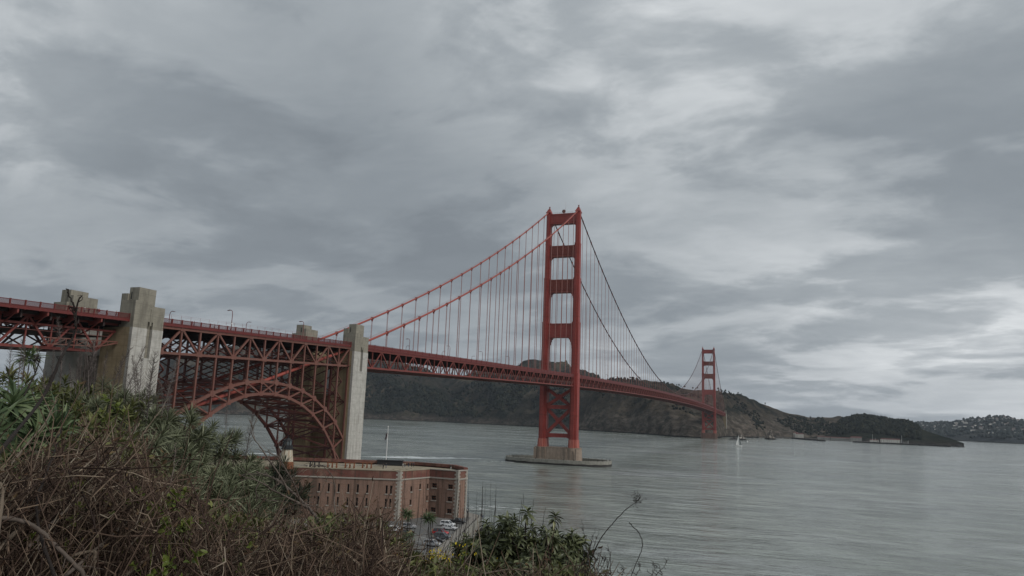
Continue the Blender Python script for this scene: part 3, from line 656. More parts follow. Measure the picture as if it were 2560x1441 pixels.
# ================================================================== THE BRIDGE
PANEL = 7.62
def ztop(y):
    """height of the top chord along the bridge"""
    if y < -341: return 64.55+0.0347*(y+341)
    if y < 0: return 64.55+0.0258*(y+341)
    if y <= 1280: return 73.35+6.3*(1-((y-640)/640)**2)
    return 73.35-0.02*(y-1280)
def cable_z(y):
    if y < 0:
        u = (y+339)/339.0; return 67.8+(223.5-67.8)*(0.742*u+0.258*u*u)
    if y <= 1280: return 84.2+139.3*((y-640)/640)**2
    u = (1623-y)/343.0; return 76+(223.5-76)*(0.742*u+0.258*u*u)
XT = 13.7
M['cable_backlit'] = material('backlit_cable', (0.045, 0.028, 0.026), 0.6)  # near-black colour stands in for the cable's unlit, backlit side
bridge = empty('suspension_bridge', (0, 0, 0), None, 'red suspension bridge with two towers, main cables and trussed deck across the strait', 'bridge')

# ---- towers
def notched(w, l):
    a, b = 0.13*w, 0.10*l; q = [(w/2, l/2-2*b), (w/2-a, l/2-2*b), (w/2-a, l/2-b), (w/2-2.1*a, l/2-b), (w/2-2.1*a, l/2)]
    P = q + [(-x, y) for x, y in reversed(q)] + [(-x, -y) for x, y in q] + [(x, -y) for x, y in reversed(q)]
    return P
def tower(y0, label, base_z=13.5):
    T = empty('tower', (0, y0, base_z), bridge); T['label'] = label
    for sx in (-1, 1):
        cx = sx*XT; mb = MB()
        tiers = [(20.0, 76.5, 6.3, 12.6), (76.5, 121.3, 5.7, 11.8), (121.3, 160.9, 5.1, 10.6), (160.9, 192.6, 4.5, 9.4), (192.6, 221.5, 3.9, 8.2)]
        for z0, z1, w_, l_ in tiers:
            mb.prism([(cx+x, y0+y) for x, y in notched(w_, l_)], z0, z1)
            mb.prism([(cx+x, y0+y) for x, y in notched(w_+0.25, l_+0.3)], z1-0.9, z1+0.12)
        leg = mb.build('leg', M['tower'], T)
        mb = MB(); mb.prism([(cx+x, y0+y) for x, y in notched(7.6, 15.2)], base_z, 20.4, top=[(cx+x, y0+y) for x, y in notched(7.0, 14.0)])
        mb.build('leg_base', M['tower_base'], T)
        for zb, w_, l_ in ((165.0, 4.5, 9.4), (126.2, 5.1, 10.6), (84.0, 5.7, 11.8), (40.0, 6.3, 12.6)):
            mb = MB(); mb.prism([(cx+x, y0+y) for x, y in notched(w_+0.18, l_+0.18)], zb, zb+0.55); mb.build('band', M['tower_panel'], T)
        # saddle housing, stepped cap and beacon
        mb = MB()
        for (z0, z1, w_, l_) in [(221.62, 222.5, 4.4, 9.6), (222.5, 224.0, 3.4, 7.2), (224.0, 225.2, 2.5, 4.6), (225.2, 226.1, 1.7, 2.8)]:
            mb.prism([(cx-w_/2, y0-l_/2), (cx+w_/2, y0-l_/2), (cx+w_/2, y0+l_/2), (cx-w_/2, y0+l_/2)], z0, z1, top=[(cx-w_*.42, y0-l_*.40), (cx+w_*.42, y0-l_*.40), (cx+w_*.42, y0+l_*.40), (cx-w_*.42, y0+l_*.40)])
        mb.build('saddle_cap', M['tower'], T)
        mb = MB(); mb.tube([(cx, y0, 226.0), (cx, y0, 227.0), (cx, y0, 227.05), (cx, y0, 228.0), (cx, y0, 228.3)], [0.45, 0.45, 0.65, 0.65, 0.2], 8); mb.build('beacon', M['tower_panel'], T)
    def strut(z0, z1, half, thick, fluted, panel):
        mb = MB(); mb.box(-half, half, y0-thick/2, y0+thick/2, z0, z1)
        e = 0.28
        for (a, b) in ((z0-0.1, z0+0.9), (z1-0.9, z1+0.1)): mb.box(-half, half, y0-thick/2-e, y0+thick/2+e, a, b)
        mb.box(-half, half, y0-thick/2-e*0.6, y0+thick/2+e*0.6, z0+1.6, z0+1.9)
        st = mb.build('strut', M['tower_panel'] if fluted else M['tower'], T)
        if fluted:
            for k in range(15):
                x = -half+2.0+(2*half-4.0)*k/14
                h0 = 0.8*abs(math.sin(k*1.7)); 
                for sy in (-1, 1):
                    member('flute', (x, y0+sy*(thick/2+0.2), z0+2.2), (x, y0+sy*(thick/2+0.2), z1-1.4-h0), 0.75, 0.42, M['tower_panel'], st)
        return st
    def bracket(z, sx, dz, rx, rz, steps, thick, half):
        """stepped art-deco corner under (dz=-1) or over (dz=1) a strut"""
        pts = [(half, 0.0)]
        for k in range(steps):
            a0, a1 = k/steps*math.pi/2, (k+1)/steps*math.pi/2
            x0 = half-rx*(1-math.sin(a0)); x1 = half-rx*(1-math.sin(a1)); zz = rz*(1-math.cos(a1)); z0_ = rz*(1-math.cos(a0))
            pts += [(x0, z0_), (x0 if steps < 7 else (x0+x1)/2, zz if steps < 7 else (z0_+zz)/2)]
        pts += [(half, rz)]
        P = []
        for x, zz in pts:
            q = (sx*x, y0-thick/2, z+dz*zz)
            if not P or (Vector(P[-1])-Vector(q)).length > 1e-4: P.append(q)
        mb = MB(); mb.extr(P, (0, thick, 0)); mb.build('corner_bracket', M['tower'], T)
    strut(211.0, 220.3, XT-1.8, 5.2, False, True)
    strut(180.6, 190.4, XT-2.1, 5.6, True, True)
    strut(147.9, 159.4, XT-2.4, 6.0, True, True)
    strut(107.8, 120.0, XT-2.7, 6.4, False, True)
    for sx in (-1, 1):
        bracket(210.9, sx, -1, 3.6, 3.6, 8, 4.6, XT-1.7); bracket(190.5, sx, 1, 3.0, 2.6, 8, 4.4, XT-1.7); bracket(220.4, sx, 1, 4.5, 1.6, 8, 3.6, XT-1.7)
        bracket(180.5, sx, -1, 3.8, 4.6, 8, 5.0, XT-2.0); bracket(159.5, sx, 1, 3.0, 2.4, 8, 4.8, XT-2.0)
        bracket(147.8, sx, -1, 3.4, 7.5, 5, 5.4, XT-2.3); bracket(120.1, sx, 1, 1.6, 1.2, 4, 5.2, XT-2.3)
        bracket(107.7, sx, -1, 4.2, 12.5, 6, 5.8, XT-2.6)
    # crossed bracing below the deck
    hi = XT-2.9
    for (za, zb) in ((62.5, 48.5), (46.0, 25.0)):
        for sgn in (1, -1):
            member('cross_brace', (-sgn*hi, y0+0.25*sgn, za), (sgn*hi, y0+0.25*sgn, zb), 2.5, 4.0, M['tower'], T)
    for (z0, z1) in ((45.8, 49.0), (21.7, 25.0)):
        block('strut', -hi, hi, y0-2.6, y0+2.6, z0, z1, M['tower'], T)
    for sx in (-1, 1):
        bracket(21.7, sx, -1, 3.4, 2.8, 8, 4.8, XT-3.0)
    for zc in (56.2, 35.6):
        mb = MB(); mb.extr([(-2.6, y0-2.15, zc), (0, y0-2.15, zc-2.6), (2.6, y0-2.15, zc), (0, y0-2.15, zc+2.6)], (0, 4.3, 0)); mb.build('gusset', M['tower'], T)
    return T
towA = tower(0.0, 'near red tower with four portal struts on a concrete pier')
towB = tower(1280.0, 'far red tower by the cliff')
# radio dish and mast on the near tower
mb = MB(); mb.tube([(0, 0.5, 220.3), (0, 0.5, 221.8)], 0.3, 6); mb.tube([(0, 0.2, 222.9), (0, -0.5, 222.9), (0, -0.8, 222.9)], [0.5, 1.5, 1.75], 14); mb.build('dish', M['steel'], towA)
mb = MB(); mb.tube([(1.2, 0.5, 220.3), (1.2, 0.5, 232.5)], [0.09, 0.04], 4); mb.build('aerial', M['hanger'], towA)
mb = MB()
for k in range(11):
    x = -9+k*1.8; mb.bar((x, -2.7, 220.4), (x, -2.7, 221.5), 0.09, 0.09)
mb.bar((-9, -2.7, 221.5), (9, -2.7, 221.5), 0.09, 0.09); mb.build('maintenance_rail', M['tower'], towA)

# ---- piers
def pier(y0, zb, label, w=39.0, l=18.0, cm='conc_pier'):
    c = 4.5; poly = [(-w/2+c, -l/2), (w/2-c, -l/2), (w/2, -l/2+c), (w/2, l/2-c), (w/2-c, l/2), (-w/2+c, l/2), (-w/2, l/2-c), (-w/2, -l/2+c)]
    e = empty('tower_pier', (0, y0, -3), None, label, 'pier')
    mb = MB(); mb.prism([(x*1.06, y0+y*1.08) for x, y in poly], -3, 13.1, top=[(x, y0+y) for x, y in poly]); mb.build('pedestal', M[cm], e)
    mb = MB(); mb.prism([(x*1.02, y0+y*1.02) for x, y in poly], 13.1, 13.55); mb.build('cap', M[cm], e)
    for sx in (-1, 1):
        for k in range(3): block('pilaster', sx*XT-5.2+k*4.4, sx*XT-3.6+k*4.4, y0-l/2-0.75, y0-l/2+0.4, -2, 13.0, M[cm], e)
    return e
pier(0, 0, 'concrete pedestal carrying the near tower inside its oval fender')
pier(1280, 0, 'concrete pedestal carrying the far tower at the cliff foot', 37, 17, 'conc_far')
fe = empty('pier_fender', (0, 0, -4), None, 'oval grey concrete fender wall in the water around the near tower pier', 'fender')
def fender_pts(a, b, n=64, e=2.5):
    return [(math.copysign(abs(math.cos(t_))**(2/e), math.cos(t_))*a, math.copysign(abs(math.sin(t_))**(2/e), math.sin(t_))*b) for t_ in [2*math.pi*k/n for k in range(n)]]
O, Iw = fender_pts(46.0, 26.0), fender_pts(42.6, 22.8); n = len(O); mb = MB()
mb.add([(x, y, -4) for x, y in O]+[(x, y, 4.2) for x, y in O]+[(x, y, 4.2) for x, y in Iw]+[(x, y, -4) for x, y in Iw],
       [(k, (k+1) % n, n+(k+1) % n, n+k) for k in range(n)]+[(n+k, n+(k+1) % n, 2*n+(k+1) % n, 2*n+k) for k in range(n)]+[(2*n+k, 2*n+(k+1) % n, 3*n+(k+1) % n, 3*n+k) for k in range(n)])
mb.build('wall', M['conc_fender'], fe)
O2 = fender_pts(46.15, 26.15); mb = MB()
mb.add([(x, y, -1) for x, y in O2]+[(x, y, 1.5+0.25*math.sin(k*1.9)) for k, (x, y) in enumerate(O2)], [(k, (k+1) % n, n+(k+1) % n, n+k) for k in range(n)]); mb.build('tide_band', M['rockdark'], fe)
for k in range(0, n, 2):
    x, y = O[k]; member('bollard', (x*0.975, y*0.97, 4.2), (x*0.975, y*0.97, 5.0), 0.4, 0.4, M['rockdark'], fe)

# ---- main cables with bands, and suspenders
HS = 15.24
for sx in (-1, 1):
    ys = np.concatenate([np.linspace(-341, 0, 46), np.linspace(0, 1280, 130)[1:], np.linspace(1280, 1623, 40)[1:]])
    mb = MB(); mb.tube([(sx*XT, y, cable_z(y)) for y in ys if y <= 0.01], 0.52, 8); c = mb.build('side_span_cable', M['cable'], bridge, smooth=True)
    mb = MB(); mb.tube([(sx*XT, y, cable_z(y)) for y in ys if -0.01 <= y <= 1280.01], 0.52, 8); mb.build('main_cable', M['cable_backlit'], bridge, smooth=True)
    mb = MB(); mb.tube([(sx*XT, y, cable_z(y)) for y in ys if y >= 1279.9], 0.52, 8); mb.build('side_span_cable', M['cable_backlit'], bridge, smooth=True)
    hy = [-k*HS for k in range(1, 22)]+[k*HS for k in range(1, 84)]+[1280+k*HS for k in range(1, 21)]
    mb = MB()
    for y in hy:
        d = Vector((0, 0.9, cable_z(y+0.45)-cable_z(y-0.45))); p = Vector((sx*XT, y, cable_z(y))); mb.tube([p-d*0.6, p+d*0.6], 0.78, 6)
        mb.bar(p+Vector((0, 0, -1.5)), p, 0.5, 0.9)
    mb.build('cable_bands', M['truss'], c)
    # hand lines above the cable
    mb = MB(); yy = np.linspace(-338, 0, 30)
    for dx in (-0.5, 0.5): mb.tube([(sx*XT+dx, y, cable_z(y)+1.25) for y in yy], 0.05, 3, caps=False)
    mb.build('hand_line', M['hanger'], c)
    sm = bpy.data.meshes.new('suspender'); q = MB()
    for dy in (-0.32, 0.32): q.tube([(0, dy, 0), (0, dy, 1)], 0.11, 4, caps=False)
    sm.from_pydata(q.v, [], q.f); sm.materials.append(M['hanger'])
    for y in hy:
        zt, zb = cable_z(y)-0.5, ztop(y)-0.3
        if zt-zb < 1.2: continue
        o = bpy.data.objects.new('suspender', sm); COL.objects.link(o); o.location = (sx*XT, y, zb); o.scale = (1, 1, zt-zb); child(o, bridge)

# ---- deck, trusses, railings
def deck_strip(y0, y1, parent, step=PANEL, xr=13.2):
    n = max(2, int(round((y1-y0)/step))+1); ys = np.linspace(y0, y1, n)
    mb = MB()
    for a, b in zip(ys[:-1], ys[1:]):
        za, zb = ztop(a), ztop(b)
        v = []
        for (y, z) in ((a, za), (b, zb)): v += [(-xr, y, z+0.55), (xr, y, z+0.55), (xr, y, z+1.15), (-xr, y, z+1.15)]
        mb.add(v, [(0, 1, 5, 4), (2, 3, 7, 6), (1, 2, 6, 5), (3, 0, 4, 7)])
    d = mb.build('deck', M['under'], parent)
    mb = MB()
    for a, b in zip(ys[:-1], ys[1:]):
        za, zb = ztop(a)+1.154, ztop(b)+1.154
        mb.add([(-9.1, a, za), (9.1, a, za), (9.1, b, zb), (-9.1, b, zb)], [(0, 1, 2, 3)])
        for sx in (-1, 1): mb.add([(sx*9.3, a, za+0.18), (sx*13.2, a, za+0.18), (sx*13.2, b, zb+0.18), (sx*9.3, b, zb+0.18)], [(0, 1, 2, 3)], 1)
    mb.build('road_surface', [M['asphalt'], M['deck']], parent)
    return ys
def railing(y0, y1, x, parent, pickets, posts=PANEL/2, pale=True):
    n = max(2, int(round((y1-y0)/posts))+1); ys = np.linspace(y0, y1, n); mb = MB(); zb = 1.2
    for a, b in zip(ys[:-1], ys[1:]):
        za, zc = ztop(a), ztop(b)
        for h, t_ in ((1.30, 0.16), (0.12, 0.14)): mb.bar((x, a, za+zb+h), (x, b, zc+zb+h), 0.16, t_)
        mb.bar((x, a, za+zb-0.42), (x, b, zc+zb-0.42), 0.30, 0.75)
        if pickets:
            k = int((b-a)/pickets)
            for j in range(1, k):
                y = a+(b-a)*j/k; z = ztop(y)+zb; mb.box(x-0.05, x+0.05, y-0.045, y+0.045, z+0.15, z+1.25)
        else: mb.bar((x, a, za+zb+0.68), (x, b, zc+zb+0.68), 0.05, 0.95)
    r = mb.build('railing', M['rail'], parent)
    mb = MB()
    for y in ys: mb.box(x-0.14, x+0.16, y-0.16, y+0.16, ztop(y)+0.3, ztop(y)+zb+1.48)
    mb.build('posts', M['rail'], r)
    if pale:
        mb = MB()
        for a, b in zip(ys[:-1], ys[1:]): mb.bar((x-0.25, a, ztop(a)+zb+0.03), (x-0.25, b, ztop(b)+zb+0.03), 0.2, 0.22)
        mb.build('walkway_edge', M['deck'], r)
    return r
def truss_side(y0, n, x, parent, single, depth=7.62, cw=0.85, ch=0.75, mat='truss', web=0.42, start_up=False):
    """Warren truss with verticals; the first `single` panels are separate members, the rest one mass"""
    mat = M[mat]; rest = MB()
    def put(name, p0, p1, w_, h_, k):
        if k < single: member(name, p0, p1, w_, h_, mat, parent)
        else: rest.bar(p0, p1, w_, h_)
    for k in range(n):
        a, b = y0+k*PANEL, y0+(k+1)*PANEL; ta, tb = ztop(a), ztop(b)
        put('top_chord', (x, a, ta), (x, b, tb), cw, ch, k); put('bottom_chord', (x, a, ta-depth), (x, b, tb-depth), cw, ch, k)
        put('vertical', (x, a, ta-depth), (x, a, ta), web, web*0.9, k)
        if (k % 2 == 0) == start_up: put('diagonal', (x, a, ta-depth), (x, b, tb), web, web*1.15, k)
        else: put('diagonal', (x, a, ta), (x, b, tb-depth), web, web*1.15, k)
    if rest.v: rest.build('truss_web', mat, parent)['kind'] = 'stuff'
def floor_system(y0, n, parent, xh, depth, every=1, lower=True):
    beams, lower_b = MB(), MB()
    for k in range(0, n+1, every):
        y = y0+k*PANEL; z = ztop(y)
        beams.box(-xh, xh, y-0.22, y+0.22, z-1.5, z+0.5)
        if lower: lower_b.box(-xh, xh, y-0.25, y+0.25, z-depth-0.35, z-depth+0.35)
        if lower and k < n:
            y2 = y+PANEL*every; z2 = ztop(y2)
            lower_b.bar((-xh, y, z-depth), (xh if (k//every) % 2 else 0, y2, z2-depth), 0.5, 0.5); lower_b.bar((xh, y, z-depth), (-xh if (k//every) % 2 else 0, y2, z2-depth), 0.5, 0.5)
    for x in np.linspace(-xh+2, xh-2, 7):
        for k in range(0, n, 2):
            a, b = y0+k*PANEL, y0+min(n, k+2)*PANEL; beams.bar((x, a, ztop(a)+0.1), (x, b, ztop(b)+0.1), 0.35, 0.8)
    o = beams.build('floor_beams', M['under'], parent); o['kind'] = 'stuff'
    if lower: o = lower_b.build('lower_bracing', M['steel_dark'], parent); o['kind'] = 'stuff'

Y0S = -44.5*PANEL
for (a, b) in ((-338.5, 0), (0, 1280), (1280, 1623)): deck_strip(a, b, bridge)
for sx in (1, -1):
    truss_side(Y0S, 44, sx*XT, bridge, 44 if sx > 0 else 0, start_up=False)
    truss_side(0.3, 168, sx*XT, bridge, 36 if sx > 0 else 0, start_up=True)
    truss_side(1281, 44, sx*XT, bridge, 0)
    # curved lower deck edge and continuous bottom plate line
for sx in (1, -1):
    for (a, b) in ((-338.5, -4), (4, 1276), (1284, 1620)): railing(a, b, sx*14.35, bridge, 0.0, PANEL, pale=True)
floor_system(Y0S, 44, bridge, 13.3, 7.62); floor_system(0.3, 168, bridge, 13.3, 7.62, 2); floor_system(1281, 44, bridge, 13.3, 7.62, 2)
# inspection walk hung in the south side span
mb = MB()
for k in range(44):
    a, b = Y0S+k*PANEL, Y0S+(k+1)*PANEL
    for dz_ in (-5.0, -4.2): mb.bar((XT+0.7, a, ztop(a)+dz_), (XT+0.7, b, ztop(b)+dz_), 0.12, 0.12)
    mb.bar((XT+0.7, a, ztop(a)-5.0), (XT+0.7, a, ztop(a)-4.1), 0.1, 0.1)
mb.build('inspection_walk', M['steel'], bridge)

# ---- arch span between the two pairs of pylons
arch = empty('arch_span', (0, -399, 18), None, 'red steel arch span over the fort between the concrete pylons', 'arch bridge')
AX0, NP = -448.9, 13                     # thirteen panels
ay = [AX0+k*PANEL for k in range(NP+1)]
up_pts = [(-456.7, 22), (-449.2, 29.3), (-441.5, 34.6), (-433.8, 38.74), (-426.2, 42.15), (-418.4, 44.87), (-410.8, 46.6), (-403.1, 47.4), (-395.4, 47.3), (-387.6, 46.47), (-379.8, 45.1), (-372.1, 42.5), (-364.4, 38.5), (-356.8, 33.5), (-350.2, 26.84)]
lo_pts = [(-446.5, 18.4), (-441.5, 24.4), (-433.8, 30.6), (-426.2, 35.6), (-418.4, 39.6), (-410.8, 42.1), (-403.1, 43.1), (-395.4, 43.2), (-387.6, 42.2), (-379.8, 40.0), (-372.1, 36.4), (-364.4, 31.0), (-356.8, 23.2), (-354.2, 18.0)]
TD = 7.55
def zb_(y): return ztop(y)-TD
for sx in (1, -1):
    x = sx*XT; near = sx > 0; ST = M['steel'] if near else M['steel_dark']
    for k in range(NP):
        a, b = ay[k], ay[k+1]
        member('top_chord', (x, a, ztop(a)), (x, b, ztop(b)), 0.9, 0.85, ST, arch); member('bottom_chord', (x, a, zb_(a)), (x, b, zb_(b)), 0.85, 0.75, ST, arch)
        p, q = ((x, a, zb_(a)), (x, b, ztop(b))) if k % 2 == 0 else ((x, a, ztop(a)), (x, b, zb_(b)))
        member('diagonal', p, q, 0.5, 0.6, ST, arch)
    for k in range(NP+1):
        y = ay[k]; member('vertical', (x, y, zb_(y)), (x, y, ztop(y)), 0.55, 0.6, ST, arch)
        if k % 2 == 1: block('gusset', x-0.5, x+0.5, y-0.9, y+0.9, ztop(y)-0.75, ztop(y)+0.6, ST, arch)
        else: block('gusset', x-0.5, x+0.5, y-1.2, y+1.2, zb_(y)-0.55, zb_(y)+0.85, ST, arch)
        # stub posts that carry the walkway beam
        block('stub_post', x-0.3, x+0.3, y-0.45, y+0.45, ztop(y)+0.4, ztop(y)+1.0, ST, arch)
    for pts, nm, w_ in ((up_pts, 'arch_top_chord', 0.9), (lo_pts, 'arch_bottom_chord', 0.95)):
        for (a, za), (b, zb2) in zip(pts[:-1], pts[1:]): member(nm, (x, a, za), (x, b, zb2), w_, w_, ST, arch)
    L, U_ = dict((round(a, 1), z) for a, z in lo_pts), dict((round(a, 1), z) for a, z in up_pts)
    keys = [k for k in U_ if k in L]
    for i, y in enumerate(keys):
        member('arch_post', (x, y, L[y]), (x, y, U_[y]), 0.55, 0.5, ST, arch)
        mb = MB(); r = 1.15 if near else 0.9
        mb.extr([(x-0.52, y+r*math.cos(a_), U_[y]+r*math.sin(a_)) for a_ in [k*math.pi/4+0.39 for k in range(8)]], (1.04, 0, 0)); mb.build('node_plate', ST, arch)
        block('node_plate', x-0.53, x+0.53, y-0.8, y+0.8, L[y]-0.75, L[y]+0.75, ST, arch)
        if i+1 < len(keys):
            y2 = keys[i+1]
            if (y+y2)/2 < -399.3-3: member('arch_diagonal', (x, y, U_[y]), (x, y2, L[y2]), 0.5, 0.5, ST, arch)
            elif (y+y2)/2 > -399.3+3: member('arch_diagonal', (x, y2, U_[y2]), (x, y, L[y]), 0.5, 0.5, ST, arch)
            else:
                member('arch_diagonal', (x, y, U_[y]), (x, y2, L[y2]), 0.5, 0.5, ST, arch); member('arch_diagonal', (x-0.02, y2, U_[y2]), (x-0.02, y, L[y]), 0.46, 0.46, ST, arch)
    member('arch_diagonal', (x, -356.8, 23.2), (x, -350.2, 26.84), 0.5, 0.5, ST, arch); member('arch_diagonal', (x, -356.8, 23.2), (x, -350.6, 17.5), 0.5, 0.5, ST, arch)
    for k in range(NP+1):                       # posts from arch up to the deck truss
        y = ay[k]; zl = np.interp(y, [p[0] for p in up_pts], [p[1] for p in up_pts])
        if y > -350.3: zl = 17.5
        member('spandrel_post', (x, y, zl), (x, y, zb_(y)), 0.62, 0.62, ST, arch)
    member('end_post', (x, -350.0, 17.5), (x, -350.0, zb_(-350)), 0.7, 0.7, ST, arch)
    # bent towers standing before the pylons, with their bracing
    for (yb, zb0) in ((-354.0, 17.5), (-446.5, 24)):
        for xx in (x-sx*5.5,):
            member('bent_post', (xx, yb, zb0), (xx, yb, zb_(yb)), 0.8, 0.8, M['steel_dark'], arch)
        hh = (zb_(yb)-zb0)/6
        for k in range(6):
            z0 = zb0+k*hh
            member('bent_strut', (x, yb, z0), (x-sx*5.5, yb, z0), 0.3, 0.3, M['steel_dark'], arch)
            member('bent_brace', (x, yb, z0), (x-sx*5.5, yb, z0+hh), 0.35, 0.35, M['steel_dark'], arch); member('bent_brace', (x-sx*5.5, yb+0.1, z0), (x, yb+0.1, z0+hh), 0.35, 0.35, M['steel_dark'], arch)
    # cable running down to the anchorage inside the arch
    xc = sx*11.3; mb = MB(); mb.tube([(xc, -349, 63.4), (xc, -357, 60.9), (xc, -397.6, 48.1), (xc, -430.4, 38.0), (xc, -452, 31.0)], 0.62, 8); mb.build('anchor_cable', M['cable'], arch, smooth=True)
SD = M['steel_dark']
for k in range(NP+1):                            # sway frames between the two sides
    y = ay[k]; zt_, zb2 = ztop(y)-1.5, zb_(y)
    member('cross_strut', (-XT+0.6, y, zb2), (XT-0.6, y, zb2), 0.6, 0.6, SD, arch)
    member('sway_brace', (-XT+0.6, y, zb2), (0, y, zt_), 0.4, 0.4, SD, arch); member('sway_brace', (XT-0.6, y, zb2), (0, y, zt_), 0.4, 0.4, SD, arch)
    zu = np.interp(y, [p[0] for p in up_pts], [p[1] for p in up_pts])
    if zb2-zu > 7:
        n_ = 2 if zb2-zu > 16 else 1
        for j in range(n_):
            z0, z1 = zu+(zb2-zu)*j/n_, zu+(zb2-zu)*(j+1)/n_
            for sgn in (1, -1): member('sway_brace', (-sgn*(XT-0.6), y+0.1*sgn, z0), (sgn*(XT-0.6), y+0.1*sgn, z1), 0.35, 0.35, SD, arch)
            member('cross_strut', (-XT+0.6, y, z0), (XT-0.6, y, z0), 0.45, 0.45, SD, arch)
for pts, w_ in ((lo_pts, 0.75), (up_pts[1:], 0.6)):   # laterals between the arch ribs
    for i, ((a, za), (b, zb2)) in enumerate(zip(pts[:-1], pts[1:])):
        member('cross_strut', (-XT+0.6, b, zb2), (XT-0.6, b, zb2), w_, w_, SD, arch)
        member('lateral_brace', (-XT+0.6, a, za), (XT-0.6, b, zb2), w_*0.75, w_*0.75, SD, arch); member('lateral_brace', (XT-0.6, a, za), (-XT+0.6, b, zb2), w_*0.75, w_*0.7, SD, arch)
deck_strip(-450, -349.4, arch); floor_system(AX0, NP, arch, 13.2, TD, 1, True)
rl = railing(-449.8, -349.9, 14.35, arch, 0.32, PANEL/2); railing(-449.8, -349.9, -14.35, arch, 0.0, PANEL/2)
mb = MB()                                        # tall light safety fence behind the rail
for k in range(27):
    y = -449.8+k*PANEL/2
    if y > -350: break
    z = ztop(y)+1.2; mb.bar((13.9, y, z), (13.9, y, z+2.75), 0.06, 0.06)
    if k < 26: 
        for h in (2.72, 2.3): mb.bar((13.9, y, z+h), (13.9, y+PANEL/2, ztop(y+PANEL/2)+1.2+h), 0.03, 0.03)
mb.build('safety_fence', M['hanger'], arch)
mb = MB()                                        # inspection walks along the truss
for k in range(NP):
    a, b = ay[k], ay[k+1]
    for h in (1.5, 2.3, 2.9): mb.bar((13.0, a, zb_(a)+h), (13.0, b, zb_(b)+h), 0.12 if h > 1.6 else 0.5, 0.12)
mb.bar((14.6, -352, zb_(-352)+0.2), (15.2, -341, 58.0), 0.25, 0.25); mb.build('inspection_walk', SD, arch)

# ---- approach viaduct
via = empty('approach_viaduct', (0, -490, 30), None, 'red trussed approach viaduct with picket railing ending at the taller concrete pylon', 'viaduct')
deck_strip(-570, -460.5, via)
for x in (14.5, -14.5): railing(-570, -461.2, x, via, 0.24 if x > 0 else 0.0, PANEL/2)
XV = 9.6
for sx in (1, -1):
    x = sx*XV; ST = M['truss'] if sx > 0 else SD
    nodes = [-459.8-6.72*k for k in range(17)]
    for k in range(16):
        a, b = nodes[k], nodes[k+1]; ba, bb = ztop(a)-8.2, ztop(b)-8.2
        member('top_chord', (x, a, ztop(a)-0.4), (x, b, ztop(b)-0.4), 0.7, 0.7, ST, via)
        if k > 0: member('bottom_chord', (x, a, ba), (x, b, bb), 0.75, 0.7, ST, via)
        member('diagonal', (x, a, ztop(a)-0.4) if k % 2 == 0 else (x, a, ba), (x, b, bb) if k % 2 == 0 else (x, b, ztop(b)-0.4), 0.5, 0.5, ST, via)
        if k: member('vertical', (x, a, ba), (x, a, ztop(a)-0.4), 0.34, 0.34, ST, via)
        member('stringer', (x+sx*0.3, a, ztop(a)-2.5), (x+sx*0.3, b, ztop(b)-2.5), 0.35, 0.55, ST, via)
        if k: 
            member('cross_strut', (-x, a, ba), (x, a, ba), 0.45, 0.45, SD, via) if sx > 0 else None
            member('sway_brace', (-x, a+0.1*sx, ba), (x, a+0.1*sx, ztop(a)-1), 0.32, 0.32, SD, via)
            member('lateral_brace', (-x, a, ba-0.02*sx), (x, b, bb-0.02*sx), 0.35, 0.35, SD, via)
    for k in range(9):                           # cantilever brackets under the walkway edge
        y = -469.8-7.62*k; z = ztop(y)
        mb = MB(); mb.extr([(sx*14.45, y-0.2, z+0.5), (sx*14.45, y-0.2, z-0.55), (sx*14.1, y-0.2, z-0.75), (sx*9.8, y-0.2, z-1.6), (sx*9.8, y-0.2, z+0.5)], (0, 0.4, 0)); mb.build('bracket', ST, via)
        member('bracket_brace', (sx*14.0, y, z-0.3), (x, y, z-3.0), 0.28, 0.28, ST, via)
    mb = MB(); 
    for k in range(14):
        a = -463-7.62*k; b = a-7.62; mb.bar((x, a, ztop(a)-4.0), (x, b, ztop(b)-4.0), 0.7, 0.1); mb.bar((x, a, ztop(a)-3.1), (x, b, ztop(b)-3.1), 0.08, 0.08); mb.bar((x, a, ztop(a)-4.0), (x, a, ztop(a)-2.8), 0.08, 0.08)
    mb.build('catwalk', M['hanger'], via)
floor_system(-460.5-7.62*14, 14, via, 13.4, 8.2, 1, False)
mb = MB()
for k in range(14):
    a = -463-7.62*k; b = a-7.62
    mb.bar((0, a, ztop(a)-4.15), (0, b, ztop(b)-4.15), 18.4, 0.16)
    for x_ in (-6, -2, 2, 6): mb.bar((x_, a, ztop(a)-4.1), (x_, a, ztop(a)+0.2), 0.1, 0.1)
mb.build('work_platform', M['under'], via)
# travelling inspection platform under the near truss
pl = MB(); y0 = -483.0; xx = 11.2
tops, bots = [], []
for k in range(8):
    y = y0+k*3.1; z = ztop(y)-7.3+0.05*k; tops.append((xx, y, z+1.6)); bots.append((xx, y, z if k < 6 else z+0.6*(k-5)))
for s_ in (tops, bots):
    for a, b in zip(s_[:-1], s_[1:]): pl.bar(a, b, 0.25, 0.25)
for k, (a, b) in enumerate(zip(tops, bots)):
    pl.bar(b, a, 0.2, 0.2)
    if k < 7: pl.bar(bots[k], tops[k+1], 0.18, 0.18)
pl.build('inspection_platform', M['steel'], via)

